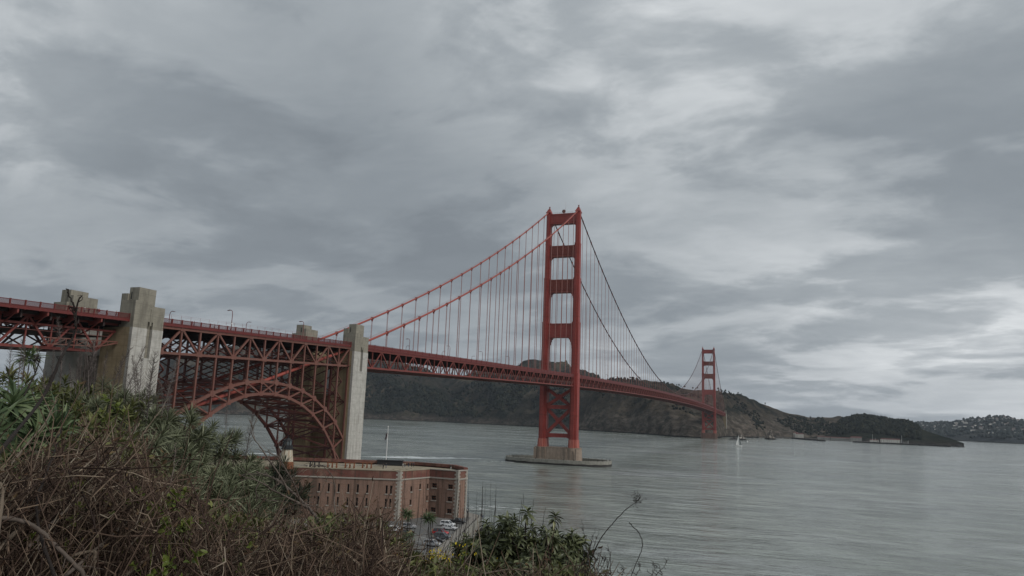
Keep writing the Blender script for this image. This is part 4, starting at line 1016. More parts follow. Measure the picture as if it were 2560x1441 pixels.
# ---- concrete pylons
def pylon(yS, yN, sx, base, label, whitewash=True, side='conc_brown'):
    xo, xi, dl = 16.2*sx, 5.0*sx, 0.0
    ym = (yS+yN)/2; zt = ztop(ym); T = empty('concrete_pylon', (sx*10.6, ym, base), None, label, 'pylon', 'concrete pylons')
    X = lambda a, b: (min(a, b), max(a, b))
    zl = zt-1.3                                           # change from washed shaft to weathered head
    g0, g1 = ym-0.3, ym+1.5                               # vertical slot in the outer face
    sm = M['conc_new'] if whitewash else M['conc_old']
    # shaft: outer wall in two leaves either side of the slot, body behind
    xr = xo-1.1*sx
    mb = MB(); a, b = X(xi, xr); mb.box(a, b, yS+0.02, yN, base, zl); mb.build('shaft', M[side], T)
    zs0 = zt-9.6
    a, b = X(xr-0.004*sx, xo)
    block('shaft_face', a, b, yS, g0, zs0, zl, sm, T); block('shaft_face', a, b, g1, yN, zs0, zl, sm, T); block('shaft_face', a, b, yS, yN, base, zs0, sm, T)
    block('slot_back', *X(xr-0.1*sx, xr+0.03*sx), g0-0.01, g1+0.01, zs0, zl, M['conc_old'], T)
    block('string_course', *X(xr, xo+0.12*sx), g0-0.7, g1+0.7, zs0-0.45, zs0+0.0, sm, T)
    # head in stepped blocks
    H = M['conc_old']
    xh = 10.8*sx
    block('head_block', *X(xh, xo-0.08*sx), yS+0.06, g0, zl, zt+6.3, H, T); block('head_block', *X(xh, xo-0.1*sx), g1, yN-0.06, zl, zt+5.3, H, T)
    block('head_core', *X(xh, xo-1.2*sx), g0-0.02, g1+0.02, zl, zt+5.5, H, T)
    mb = MB(); x0_, x1_ = xo-1.2*sx, xo-0.1*sx
    mb.extr([(x0_, g0, zl+2.0), (x0_, g1, zl+2.0), (x0_, g1, zt+5.2), (x0_, g0, zt+5.2)], (x1_-x0_, 0, 0)); mb.build('head_panel', H, T)
    block('head_fin', *X(xo-1.15*sx, xo+0.0*sx), g0+0.62, g1-0.62, zl+0.9, zt+4.5, H, T)
    block('head_top', *X(xh+0.9*sx, xo-0.9*sx), yS+1.5, yN-3.2, zt+5.0, zt+10.2, H, T)
    block('head_shoulder', *X(xh-1.3*sx, xh+1.0*sx), yS+0.9, yN-1.5, zl, zt+8.4, H, T)
    block('head_slit', *X(xh+1.6*sx, xh+1.95*sx), yS+1.46, yS+1.6, zt+6.8, zt+8.9, M['dark'], T)
    return T
pylon(-461.3, -450.7, 1, 26, 'tall near concrete pylon with pale washed shaft at the end of the approach viaduct')
pylon(-461.3, -450.7, -1, 20, 'concrete pylon on the far side of the deck behind the approach railing', side='conc_pale')
pylon(-349.9, -339.2, 1, -3, 'tall narrow concrete pylon between the arch span and the suspension span')
pylon(-349.9, -339.2, -1, -3, 'concrete pylon on the far side of the deck where the left cable ends')
pylon(1620.0, 1630.0, 1, 20, 'pale pylon at the far bridgehead beyond the far tower'); pylon(1620.0, 1630.0, -1, 20, 'pale pylon at the far bridgehead hidden side')
w1 = block('cross_wall', -5.0, 5.0, -345.5, -342.5, -3, zb_(-344)-12, M['conc_brown'], None); tag(w1, 'brown concrete wall joining the two narrow pylons under the deck', 'wall')
w2 = block('cross_wall', -5.0, 5.0, -457.5, -454.5, 20, 51.5, M['conc_old'], None); tag(w2, 'dark concrete wall joining the two tall pylons under the viaduct', 'wall')

# ---- street lamps along both railings
def make_lamp():
    e = empty('bridge_lamp'); mb = MB()
    mb.tube([(0, 0, 0), (0, 0, 0.9), (0, 0, 0.95), (0, 0, 6.0)], [0.2, 0.2, 0.13, 0.11], 6); mb.build('pole', M['rail'], e)
    mb = MB(); mb.tube([(0, 0, 5.95), (-0.15, 0, 6.6), (-0.6, 0, 7.05), (-1.3, 0, 7.15)], [0.11, 0.1, 0.09, 0.08], 6); mb.build('arm', M['rail'], e)
    mb = MB(); mb.add([(-1.1, -.28, 7.2), (-1.1, .28, 7.2), (-2.15, .22, 7.05), (-2.15, -.22, 7.05), (-1.1, -.28, 6.98), (-1.1, .28, 6.98), (-2.15, .22, 6.88), (-2.15, -.22, 6.88)], MB.BOXF); mb.build('lantern', M['steel_dark'], e)
    return e
lamp0 = make_lamp(); first = True
ly = [-420.4, -382.0]+[-298.0+45.7*k for k in range(7)]+[30+45.7*k for k in range(14)]
for sx in (1, -1):
    for y in ly:
        o = lamp0 if first else copy_tree(lamp0, (0, 0, 0)); first = False
        o.location = (sx*13.6, y, ztop(y)+1.15); o.rotation_euler = (0, 0, 0 if sx > 0 else math.pi)
        where = 'arch span' if y < -349 else ('side span before the near tower' if y < 0 else 'main span beyond the near tower')
        side = 'near' if sx > 0 else 'far'
        idx_ = ['first', 'second', 'third', 'fourth', 'fifth', 'sixth', 'seventh', 'eighth', 'ninth', 'tenth', 'eleventh', 'twelfth', 'thirteenth', 'fourteenth']
        o_ = idx_[0 if y < -400 else 1] if y < -349 else (idx_[int(round((y+298)/45.7))] if y < 0 else idx_[int(round((y-30)/45.7))])
        where2 = 'arch span' if y < -349 else ('side span' if y < 0 else 'main span')
        tag(o, f'{o_} red street lamp from this end on the {side} railing of the {where2}', 'street lamp', f'lamps on the {side} railing, {where}')
sg = empty('lamp_sign', (13.6, -420.3, ztop(-420)+3.4), None, 'small white sign plate clamped to a lamp pole on the arch span', 'sign')
block('plate', 13.72, 13.80, -420.6, -420.1, ztop(-420)+3.4, ztop(-420)+3.9, M['white'], sg); block('clamp', 13.45, 13.73, -420.45, -420.3, ztop(-420)+3.5, ztop(-420)+3.65, M['black'], sg)

# ================================================================== FORT
def at_z(px, py, z):
    r = ray(px, py); k = (z-CAM[2])/r[2]; return CAM+r*k
RZ, TZ = 18.9, 19.6
FK = [(-4.0, -421.4), (66.0, -394.3), (69.0, -378.8), (80.0, -379.2), (80.9, -373.5), (72.0, -364.0), (54.5, -361.8), (-15.0, -388.7)]
fort = empty('brick_fort', (40, -385, LOT), None, 'old brick fort with granite quoins and slit windows under the arch span', 'fort')
def wall_face(A, B, z0, z1, holes, mat, name, depth=0.7):
    A2, B2 = Vector((A[0], A[1], 0)), Vector((B[0], B[1], 0)); L = (B2-A2).length; d = (B2-A2)/L; nr = Vector((d.y, -d.x, 0))
    us = sorted({0.0, L, *[h[0] for h in holes], *[h[1] for h in holes]}); vs = sorted({z0, z1, *[h[2] for h in holes], *[h[3] for h in holes]})
    mb = MB(); pt = lambda u, v, k=0.0: tuple(A2+d*u-nr*k+Vector((0, 0, v)))
    for a, b in zip(us[:-1], us[1:]):
        for c_, e_ in zip(vs[:-1], vs[1:]):
            m_ = ((a+b)/2, (c_+e_)/2)
            if any(h[0] < m_[0] < h[1] and h[2] < m_[1] < h[3] for h in holes): continue
            mb.add([pt(a, c_), pt(b, c_), pt(b, e_), pt(a, e_)], [(0, 1, 2, 3)])
    for (a, b, c_, e_) in holes:
        q = [(a, c_), (b, c_), (b, e_), (a, e_)]
        for i in range(4):
            (u0, v0), (u1, v1) = q[i], q[(i+1) % 4]; mb.add([pt(u0, v0), pt(u0, v0, depth), pt(u1, v1, depth), pt(u1, v1)], [(0, 1, 2, 3)])
    me = bpy.data.meshes.new(name); me.from_pydata(mb.v, [], mb.f); me.materials.append(mat); o = link(name, me, None, fort)
    for (a, b, c_, e_) in holes:
        w_ = MB(); w_.extr([pt(a-.02, c_-.02, depth+.05), pt(b+.02, c_-.02, depth+.05), pt(b+.02, e_+.02, depth+.05), pt(a-.02, e_+.02, depth+.05)], tuple(nr*0.05)); wd = w_.build('window', M['dark'], fort)
        if b-a > 1.1:
            member('frame', pt(a, (c_+e_)/2, depth-.12), pt(b, (c_+e_)/2, depth-.12), 0.1, 0.09, M['rust'], wd); member('frame', pt((a+b)/2, c_, depth-.12), pt((a+b)/2, e_, depth-.12), 0.1, 0.08, M['rust'], wd)
        member('sill', pt(a-0.18, c_-0.16, -0.06), pt(b+0.18, c_-0.16, -0.06), 0.3, 0.26, M['stone'], fort)
    return pt, L
S0, S1_ = FK[0], FK[1]; LS = math.hypot(S1_[0]-S0[0], S1_[1]-S0[1])
hS = []
for c in (2.75, 4.2, 10.5, 13.62, 16.75, 19.9, 23.16, 26.3, 29.5, 32.7, 35.9, 39.1, 42.3, 45.5, 48.7, 52):
    hS += [(LS-c-0.32, LS-c+0.32, 12.1, 14.7)]
    hS += [(LS-c-0.32, LS-c+0.32, 7.9, 10.5)]
MIDZ = 16.75
wall_face(S0, S1_, LOT, MIDZ, hS, M['brick'], 'wall')
wall_face(FK[1], FK[2], LOT, MIDZ, [(5.7, 6.6, 12.5, 14.2), (5.7, 6.6, 8.2, 9.9), (10.4, 11.2, 13.0, 14.7), (14.6, 15.35, 12.9, 14.5), (14.6, 15.35, 8.9, 10.5), (14.6, 15.35, 4.8, 6.3)], M['brick'], 'wall')
wall_face(FK[2], FK[3], LOT, MIDZ, [(c-0.9, c+0.9, z-0.75, z+0.75) for c in (2.0, 8.2) for z in (14.05, 9.95, 6.0)], M['brick'], 'wall')
for i in range(3, 8): wall_face(FK[i], FK[(i+1) % 8], LOT, MIDZ, [], M['brick'], 'wall')
for i in range(8): wall_face(FK[i], FK[(i+1) % 8], MIDZ, TZ-0.25, [], M['brick_red'], 'parapet')
def along(i, off, z, w_, h_, name, mat, inset=0.0):
    A, B = Vector((*FK[i], z)), Vector((*FK[(i+1) % 8], z)); d = (B-A).normalized(); nr = Vector((d.y, -d.x, 0)); member(name, A+nr*off-d*inset, B+nr*off+d*inset, w_ if abs(d.x) < 0.9 else h_, h_ if abs(d.x) < 0.9 else w_, mat, fort)
def ledge(i, out_, inn, z0, z1, name, mat):
    A, B = Vector((*FK[i], 0)), Vector((*FK[(i+1) % 8], 0)); d = (B-A).normalized(); nr = Vector((d.y, -d.x, 0)); mb = MB()
    pts = [A+nr*out_-d*out_*0.4, B+nr*out_+d*out_*0.4, B-nr*inn, A-nr*inn]; mb.prism([(p.x, p.y) for p in pts], z0, z1); mb.build(name, mat, fort)
for i in range(8):
    ledge(i, 0.26, 0.02, MIDZ-0.28-0.002*i, MIDZ+0.16+0.002*i, 'string_course', M['stone'])
for i in range(4): ledge(i, 0.14+0.004*i, 1.3, TZ-0.28-0.003*i, TZ+0.003*i, 'coping', M['stone'] if i > 1 else M['earth_roof'])
mb = MB(); mb.add([(x, y, RZ) for x, y in FK], [tuple(range(8))]); mb.build('terreplein', M['earth_roof'], fort)
# far parapet of red brick
for i in (4, 5, 6, 7): ledge(i, 0.1, 1.4, TZ-0.27, TZ+0.75, 'rear_parapet', M['brick_red'])
mb = MB()
for k in range(9):
    p, q = Vector((62.2+k*0.33, -391.6+k*1.45, 0)), None
    tv, tf = LUMPS[k % 6]; V = tv*np.array([2.0, 1.6, 0.42])+np.array([p.x+1.0-1.6*(k % 2), p.y+0.6, RZ+0.1]); mb.add(V.tolist(), tf.tolist())
mb.build('earth_bank', M['earth_roof'], fort)
# granite quoins, long and short in turn
def quoins(A, dirA, dirB, nA, nB):
    z = LOT; k = 0; A = Vector((*A, 0))
    while z < TZ-0.5:
        h = 0.62; la, lb = (1.35, 0.85) if k % 2 else (0.85, 1.35)
        for d, n_, l in ((dirA, nA, la), (dirB, nB, lb)):
            d, n_ = Vector((*d, 0)).normalized(), Vector((*n_, 0)).normalized(); c = A+d*(l/2-0.05)+n_*0.02
            Mx = Matrix(((d.x*l, n_.x*0.16, 0, c.x), (d.y*l, n_.y*0.16, 0, c.y), (0, 0, h-0.04, z+h/2), (0, 0, 0, 1)))
            if 'q' not in _unit: me = bpy.data.meshes.new('quoin_stone'); me.from_pydata(UNIT, [], MB.BOXF); me.materials.append(M['stone']); _unit['q'] = me
            o = bpy.data.objects.new('quoin_stone', _unit['q']); COL.objects.link(o); o.matrix_basis = Mx; child(o, fort)
        z += h; k += 1
def dirn(i): a, b = Vector(FK[i]), Vector(FK[(i+1) % 8]); d = (b-a).normalized(); return d
for i in (1, 3, 4):
    dn, dp = dirn(i), dirn(i-1); quoins(FK[i], -dp, dn, (dp.y, -dp.x), (dn.y, -dn.x))
# dark vine stain hanging on the landward wall
# ---- things on the fort roof
LH = at_z(714, 1172, RZ); lh = empty('lighthouse', tuple(LH), None, 'small white rust-streaked lighthouse with black lantern on the fort roof', 'lighthouse')
M['lh_white'] = material('rust_streaked_white', (0.47, 0.43, 0.34), 0.6, var=0.2, vscale=2, streak=(0.30, 0.15, 0.06), streakamt=0.9, strs=(1.8, 1.8, 0.12))
def ring(c, r, z, n=9): return [(c[0]+r*math.cos(2*math.pi*k/n+.2), c[1]+r*math.sin(2*math.pi*k/n+.2)) for k in range(n)]
mb = MB(); mb.prism(ring(LH, 2.7, 0), RZ, RZ+2.3, top=ring(LH, 2.35, 0)); mb.build('lower_tower', M['rust'], lh)
mb = MB(); mb.prism(ring(LH, 2.3, 0), RZ+2.3, RZ+6.3, top=ring(LH, 1.7, 0)); mb.build('tower', M['lh_white'], lh)
mb = MB(); mb.prism(ring(LH, 2.15, 0), RZ+6.3, RZ+6.55); mb.prism(ring(LH, 1.75, 0), RZ+6.55, RZ+7.6); mb.build('gallery', M['black'], lh)
M['glass'] = material('lantern_glass', (0.10, 0.115, 0.12), 0.08, spec=0.6)
mb = MB(); mb.prism(ring(LH, 1.35, 0), RZ+7.6, RZ+9.0); ln = mb.build('lantern', M['glass'], lh)
for k in range(9): x, y = ring(LH, 1.38, 0)[k]; member('glazing_bar', (x, y, RZ+7.6), (x, y, RZ+9.0), 0.12, 0.12, M['black'], ln)
mb = MB(); mb.prism(ring(LH, 1.6, 0), RZ+9.0, RZ+9.9, top=ring(LH, 0.25, 0)); mb.tube([(LH[0], LH[1], RZ+9.9), (LH[0], LH[1], RZ+10.6)], 0.12, 5); mb.build('dome', M['black'], lh)
fp0 = np.array([42.6, -363.6]); fd = math.hypot(*(fp0-CAM[:2])); ftop = at(990.5, 1068, fd)
fl = empty('flagpole', (fp0[0], fp0[1], RZ), None, 'thin white flagpole with furled flag rising behind the fort', 'flagpole')
mb = MB(); mb.tube([(fp0[0], fp0[1], RZ-2), (fp0[0], fp0[1], ftop[2])], [0.2, 0.1], 6); mb.tube([(fp0[0], fp0[1], ftop[2]), (fp0[0], fp0[1], ftop[2]+0.3)], 0.22, 6); mb.build('pole', M['white'], fl)
M['flag'] = material('dark_flag', (0.05, 0.03, 0.045), 0.9, var=0.4, vscale=3, alt=(0.25, 0.22, 0.22), altscale=2.0, altamt=0.7)
V = []; 
for j in range(7):
    for i in range(6):
        u, v = i/5, j/6; V.append((fp0[0]-0.1-u*1.5*(0.55+0.25*v), fp0[1]+0.16*math.sin(u*7+v*3), ftop[2]-1.6-v*2.3-u*1.6-0.2*math.sin(u*5)))
I, J = np.meshgrid(np.arange(6), np.arange(5), indexing='ij'); np_mesh('flag', V, np.stack([I*6+J, I*6+J+1, (I+1)*6+J+1, (I+1)*6+J], -1).reshape(-1, 4), M['flag'], fl, smooth=True)
bx = at_z(975, 1164, RZ); bxd = Vector((0.93, 0.36, 0))
bo = empty('roof_platform', tuple(bx), None, 'long dark tarred stair housing on the fort roof beside the people', 'platform')
mb = MB(); c = Vector(bx); mb.bar(c-bxd*4.6+Vector((0, 0, 0.85)), c+bxd*4.6+Vector((0, 0, 0.85)), 1.7, 3.0); mb.build('housing', M['black'], bo)
mb = MB(); mb.bar(c-bxd*4.9+Vector((0, 0, 1.82)), c+bxd*4.9+Vector((0, 0, 1.82)), 0.2, 3.4); mb.build('lid', M['black'], bo)
def frame_thing(px, py, mat, label, n=3):
    p = Vector(at_z(px, py, RZ)); e = empty('iron_trestle', tuple(p), None, label, 'trestle', 'iron trestles on the fort roof'); d = Vector((0.93, 0.36, 0)); q = Vector((-0.36, 0.93, 0))
    for k in range(n):
        b = p+d*(k-(n-1)/2)*1.5
        member('leg', b-q*0.8, b+Vector((0, 0, 1.8)), 0.24, 0.24, mat, e); member('leg', b+q*0.8, b+Vector((0, 0, 1.8)), 0.24, 0.24, mat, e)
    member('beam', p-d*1.9+Vector((0, 0, 1.8)), p+d*1.9+Vector((0, 0, 1.8)), 0.26, 0.26, mat, e)
frame_thing(786, 1169, M['black'], 'black iron trestle on the fort roof nearest the lighthouse')
for px, n_ in ((830, 'first'), (874, 'second'), (917, 'third')): frame_thing(px, 1171, M['rust'], f'{n_} rusty trestle on the fort roof counted from the lighthouse')
for k, px in enumerate((752, 808, 852, 896, 938)):
    p = Vector(at_z(px, 1166, RZ)); d = Vector((0.93, 0.36, 0)); mb = MB(); n = 12; V = []
    for j in range(n+1):
        a = math.pi*(j/n-0.5)*0.8; c_ = d*math.sin(a)*3.0+Vector((-0.36, 0.93, 0))*(math.cos(a)*1.6-1.2); V.append(p+c_)
    for a, b in zip(V[:-1], V[1:]): mb.bar(a+Vector((0, 0, 0.12)), b+Vector((0, 0, 0.12)), 0.9, 0.3)
    o = mb.build('gun_track_stone', M['stone']); tag(o, 'curved granite gun track set in the fort roof', 'gun track', 'gun tracks on the fort roof')

# ================================================================== PEOPLE
def person_mesh(seed, coat, trousers, skin, hair):
    r = random.Random(seed); me = bpy.data.meshes.new('person'); st = r.uniform(0.08, 0.16)
    J = [(0, 0, 0.95), (0, 0.01, 1.15), (0, 0.0, 1.38), (0, 0, 1.5), (0, 0.02, 1.6), (0, 0.02, 1.72),
         (-0.09, 0, 0.9), (-0.1, st, 0.5), (-0.1, st*0.4, 0.09), (-0.1, st*0.4+0.16, 0.04), (0.09, 0, 0.9), (0.1, -st*0.2, 0.5), (0.1, -st, 0.09), (0.1, -st+0.16, 0.04),
         (-0.19, 0, 1.40), (-0.26, -0.03, 1.13), (-0.22, 0.12, 0.9), (-0.22, 0.15, 0.81), (0.19, 0, 1.40), (0.26, -0.02, 1.13), (0.23, 0.08, 0.9), (0.23, 0.1, 0.81)]
    E_ = [(0, 1), (1, 2), (2, 3), (3, 4), (4, 5), (0, 6), (6, 7), (7, 8), (8, 9), (0, 10), (10, 11), (11, 12), (12, 13), (2, 14), (14, 15), (15, 16), (16, 17), (2, 18), (18, 19), (19, 20), (20, 21)]
    Rr = [(.17, .12), (.15, .11), (.19, .12), (.06, .06), (.095, .11), (.085, .1), (.10, .11), (.075, .08), (.05, .055), (.045, .03), (.10, .11), (.075, .08), (.05, .055), (.045, .03),
          (.075, .075), (.055, .055), (.042, .042), (.045, .03), (.075, .075), (.055, .055), (.042, .042), (.045, .03)]
    me.from_pydata(J, E_, []); o = bpy.data.objects.new('tmp_person', me); COL.objects.link(o)
    md = o.modifiers.new('s', 'SKIN'); 
    for v, rr in zip(me.skin_vertices[0].data, Rr): v.radius = rr
    me.skin_vertices[0].data[0].use_root = True
    o.modifiers.new('u', 'SUBSURF').levels = 1
    bpy.context.view_layer.update()
    dg = bpy.context.evaluated_depsgraph_get(); m2 = bpy.data.meshes.new_from_object(o.evaluated_get(dg)); bpy.data.objects.remove(o)
    m2.materials.clear()
    for x in (coat, trousers, skin, hair): m2.materials.append(x)
    for p in m2.polygons:
        c = p.center; arm = abs(c.x) > 0.17
        p.material_index = 3 if c.z > 1.66 or (c.z > 1.55 and c.y < -0.02) else 2 if c.z > 1.49 or (arm and c.z < 0.88) else 1 if c.z < 0.93 and not arm else 0
        p.use_smooth = True
    return m2
def cloth(n, c): return material(n, c, 0.9)
SK, HR = material('skin', (0.42, 0.27, 0.2), 0.6), material('dark_hair', (0.03, 0.02, 0.015), 0.8)
cl = dict(black=cloth('black_cloth', (0.015, 0.015, 0.018)), navy=cloth('navy_cloth', (0.02, 0.03, 0.07)), white=cloth('white_cloth', (0.6, 0.6, 0.58)), grey=cloth('grey_cloth', (0.12, 0.12, 0.12)), red=cloth('red_cloth', (0.30, 0.03, 0.03)), denim=cloth('denim_cloth', (0.05, 0.07, 0.12)), tan=cloth('tan_cloth', (0.25, 0.2, 0.14)))
PM = {}
def person(p, coat, legs, rot, label, group=None):
    k = (coat, legs)
    if k not in PM: PM[k] = person_mesh(len(PM), cl[coat], cl[legs], SK, HR)
    o = bpy.data.objects.new('person', PM[k]); COL.objects.link(o); o.location = p; o.rotation_euler = (0, 0, rot); tag(o, label, 'person', group)
for px, py, c, l, rot, lab in [(957.5, 1173, 'black', 'black', 0.5, 'person in black standing alone before the dark roof housing'), (965, 1171, 'navy', 'denim', 2.0, 'person in navy just behind the one in black on the fort roof'),
        (1007, 1170, 'white', 'grey', 2.6, 'person in white top at the end of the dark roof housing'), (1012, 1168.5, 'tan', 'denim', 1.0, 'person in tan coat by the fort rear parapet'),
        (1021, 1168, 'black', 'denim', 0.2, 'person in black coat left of the pair on the fort roof'), (1029, 1168, 'black', 'black', 0.4, 'taller person in black of the pair on the fort roof'), (1034, 1168.5, 'navy', 'black', -0.3, 'person in navy of the pair on the fort roof'),
        (1127, 1174.5, 'black', 'white', 0.0, 'lone person in black top standing on the fort corner bastion'), (664, 1152.5, 'black', 'grey', 0.5, 'person in black left of the lighthouse'), (653, 1152.5, 'grey', 'black', 0.5, 'person in grey at the left end of the fort roof')]:
    person(tuple(at_z(px, py, RZ)), c, l, rot, lab)
for px, py, c, l, rot, lab in [(1203, 1297, 'black', 'black', 0.3, 'person in black by the sea wall posts'), (1207, 1300, 'navy', 'denim', 1.4, 'person in navy beside the one by the sea wall posts'), (1168, 1284, 'white', 'denim', 0.8, 'person in white at the fort corner near the water'), (1052, 1299, 'black', 'denim', -1, 'person in black walking by the fort wall above the cars')]:
    person(tuple(at_z(px, py, LOT)), c, l, rot, lab)
for k, (y, c, l) in enumerate([(-477.5, 'black', 'denim'), (-474.2, 'white', 'denim'), (-472.8, 'navy', 'black'), (-470.6, 'black', 'black'), (-469.9, 'red', 'denim'), (-467.0, 'white', 'grey'), (-464.6, 'tan', 'denim'), (-436, 'black', 'denim'), (-427, 'navy', 'black')]):
    nm = {'black': 'dark coat', 'white': 'white top', 'navy': 'navy coat', 'red': 'red coat', 'tan': 'tan coat'}[c]
    person((13.3-0.25*(k % 3), y, ztop(y)+1.34), c, l, 0.3*k, f'person in {nm}, ' + ['first', 'second', 'third', 'fourth', 'fifth', 'sixth', 'seventh', 'first', 'second'][k] + ' walker behind the ' + ('approach viaduct' if y < -460 else 'arch span') + ' railing', 'walkers on the bridge footway')

# ================================================================== CARS
def car_paint(n, c): return material(n, c, 0.28, spec=0.6)
M['tyre'] = material('tyre_rubber', (0.015, 0.015, 0.016), 0.85); M['rim'] = material('alloy_rim', (0.45, 0.45, 0.46), 0.3, metal=0.8)
M['carglass'] = material('car_glass', (0.02, 0.024, 0.028), 0.05, spec=0.7); M['lampglass'] = material('headlight_glass', (0.7, 0.7, 0.68), 0.15); M['taillight'] = material('taillight_red', (0.35, 0.01, 0.01), 0.2)
def car(p, rot, paint, label, style='suv', roofm=None):
    e = empty('parked_car'); Wd = 0.92
    L = 2.35
    if style == 'pickup': prof = [(-2.6, .45), (-2.6, 1.02), (-0.55, 1.04), (-0.5, 1.08), (0.95, 1.08), (1.2, 1.04), (2.45, .96), (2.6, .8), (2.6, .42)]; cab = [(-0.62, 1.04), (-0.5, 1.66), (0.55, 1.68), (1.25, 1.06)]
    elif style == 'sedan': prof = [(-2.3, .42), (-2.32, .85), (-2.15, 1.0), (-1.5, 1.02), (1.0, 1.0), (2.05, .86), (2.3, .7), (2.3, .38)]; cab = [(-1.75, 1.0), (-0.95, 1.42), (0.25, 1.45), (1.15, .99)]
    else: prof = [(-2.3, .45), (-2.33, .95), (-2.25, 1.08), (1.0, 1.08), (2.1, .98), (2.32, .82), (2.33, .42)]; cab = [(-2.2, 1.06), (-1.95, 1.68), (0.35, 1.72), (1.15, 1.06)]
    mb = MB(); n = len(prof)
    sec = [(-Wd, .94), (-Wd*0.97, 1.0)]
    V = []; 
    for y, k in ((-Wd, .0), (-Wd*1.0, 0.0), (Wd, 0.0)): pass
    for y, s in ((-Wd, 0.93), (-Wd*0.9, 1.0), (Wd*0.9, 1.0), (Wd, 0.93)): V += [(x*(0.985 if abs(y) == Wd else 1.0), y, .42+(z-.42)*s) for x, z in prof]
    F = [(j*n+i, j*n+i+1, (j+1)*n+i+1, (j+1)*n+i) for j in range(3) for i in range(n-1)]+[(j*n+n-1, j*n, (j+1)*n, (j+1)*n+n-1) for j in range(3)]+[tuple(range(n-1, -1, -1)), tuple(3*n+i for i in range(n))]
    mb.add(V, F); body = mb.build('body', paint, e)
    mb = MB(); ti = 0.17
    def cabv(y0, y1, sc=1.0): return [(cab[0][0], y0, cab[0][1]), (cab[1][0], y1, cab[1][1]), (cab[2][0], y1, cab[2][1]), (cab[3][0], y0, cab[3][1])]
    a, b = cabv(-Wd*.95, -Wd*.95+ti), cabv(Wd*.95, Wd*.95-ti)
    mb.add(a+b, [(0, 1, 2, 3), (7, 6, 5, 4), (0, 4, 5, 1), (1, 5, 6, 2), (2, 6, 7, 3)]); mb.build('glasshouse', M['carglass'], e)
    mb = MB(); z1, z2 = cab[1][1], cab[2][1]; mb.add([(cab[1][0]-.06, -Wd*.95+ti-.03, z1-.05), (cab[2][0]+.08, -Wd*.95+ti-.03, z2-.06), (cab[2][0]+.08, Wd*.95-ti+.03, z2-.06), (cab[1][0]-.06, Wd*.95-ti+.03, z1-.05),
            (cab[1][0]+.05, -Wd*.95+ti+.05, z1+.06), (cab[2][0]-.05, -Wd*.95+ti+.05, z2+.05), (cab[2][0]-.05, Wd*.95-ti-.05, z2+.05), (cab[1][0]+.05, Wd*.95-ti-.05, z1+.06)], MB.BOXF); mb.build('roof', roofm or paint, e)
    for sy in (-1, 1):
        y0, y1 = sy*(Wd*.95+.012), sy*(Wd*.95-ti+.02)
        for (t0, t1) in ((cab[0], cab[1]), (cab[3], cab[2])): member('pillar', (t0[0], y0, t0[1]), (t1[0], y1, t1[1]), 0.09, 0.09, paint, e)
        xm = (cab[0][0]+cab[3][0])/2-.1; member('pillar', (xm, y0, cab[0][1]), (xm, y1, cab[1][1]), 0.08, 0.09, paint, e)
        for wx in ((-1.42, 1.42) if style != 'pickup' else (-1.65, 1.65)):
            mb = MB(); mb.tube([(wx, sy*(Wd-.22), .34), (wx, sy*(Wd+.01), .34)], .345, 14); wh = mb.build('wheel', M['tyre'], e)
            mb = MB(); mb.tube([(wx, sy*(Wd-.02), .34), (wx, sy*(Wd+.025), .34)], .2, 10); mb.build('rim', M['rim'], wh)
        xf = prof[-1][0]; block('headlight', xf-.09, xf+.012, sy*.66-.17, sy*.66+.17, .68, .82, M['lampglass'], e); xr_ = prof[0][0]; block('taillight', xr_-.014, xr_+.08, sy*.74-.11, sy*.74+.11, .72, .98, M['taillight'], e)
        block('mirror', cab[3][0]-.25, cab[3][0]-.08, sy*(Wd+.1)-.09, sy*(Wd+.1)+.09, 1.05, 1.2, paint, e)
    block('bumper', prof[-1][0]-.06, prof[-1][0]+.05, -.86, .86, .42, .58, M['black'], e); block('bumper', prof[0][0]-.05, prof[0][0]+.06, -.86, .86, .42, .58, M['black'], e)
    e.location = p; e.rotation_euler = (0, 0, rot); tag(e, label, 'car', 'cars parked by the fort')
cw, ck, cr, cg, cs = car_paint('white_car_paint', (0.72, 0.73, 0.74)), car_paint('black_car_paint', (0.02, 0.021, 0.023)), car_paint('red_car_paint', (0.42, 0.012, 0.018)), car_paint('grey_car_paint', (0.10, 0.11, 0.12)), car_paint('silver_car_paint', (0.35, 0.36, 0.37))
for px, py, rot, paint, st, lab, rf in [(1143, 1309, 0.05, ck, 'pickup', 'black pickup parked farthest out by the fort corner', None), (1119, 1316, 0.05, cw, 'suv', 'white estate car parked behind the black pickup', None), (1124, 1325, 0.0, cw, 'sedan', 'white saloon parked beside the red car', None),
        (1101, 1338, 0.05, cr, 'suv', 'red car with dark roof in the parking row', ck), (1106, 1347, 0.05, cg, 'suv', 'dark grey car parked just before the red car', None), (1080, 1366, 0.1, cs, 'suv', 'silver car half hidden by stems at the near end of the row', None), (1090, 1357, 0.1, ck, 'sedan', 'black saloon between the silver and the dark grey car', None),
        (1022, 1322, 0.4, cs, 'suv', 'silver van parked apart near the fort wall', None), (988, 1330, 0.4, cw, 'suv', 'white car mostly hidden behind the brush below the fort', None), (1012, 1338, 0.35, ck, 'sedan', 'dark saloon behind the rosette plants below the fort', None)]:
    p = at_z(px, py, LOT); car((p[0], p[1], LOT), rot, paint, lab, st, rf)

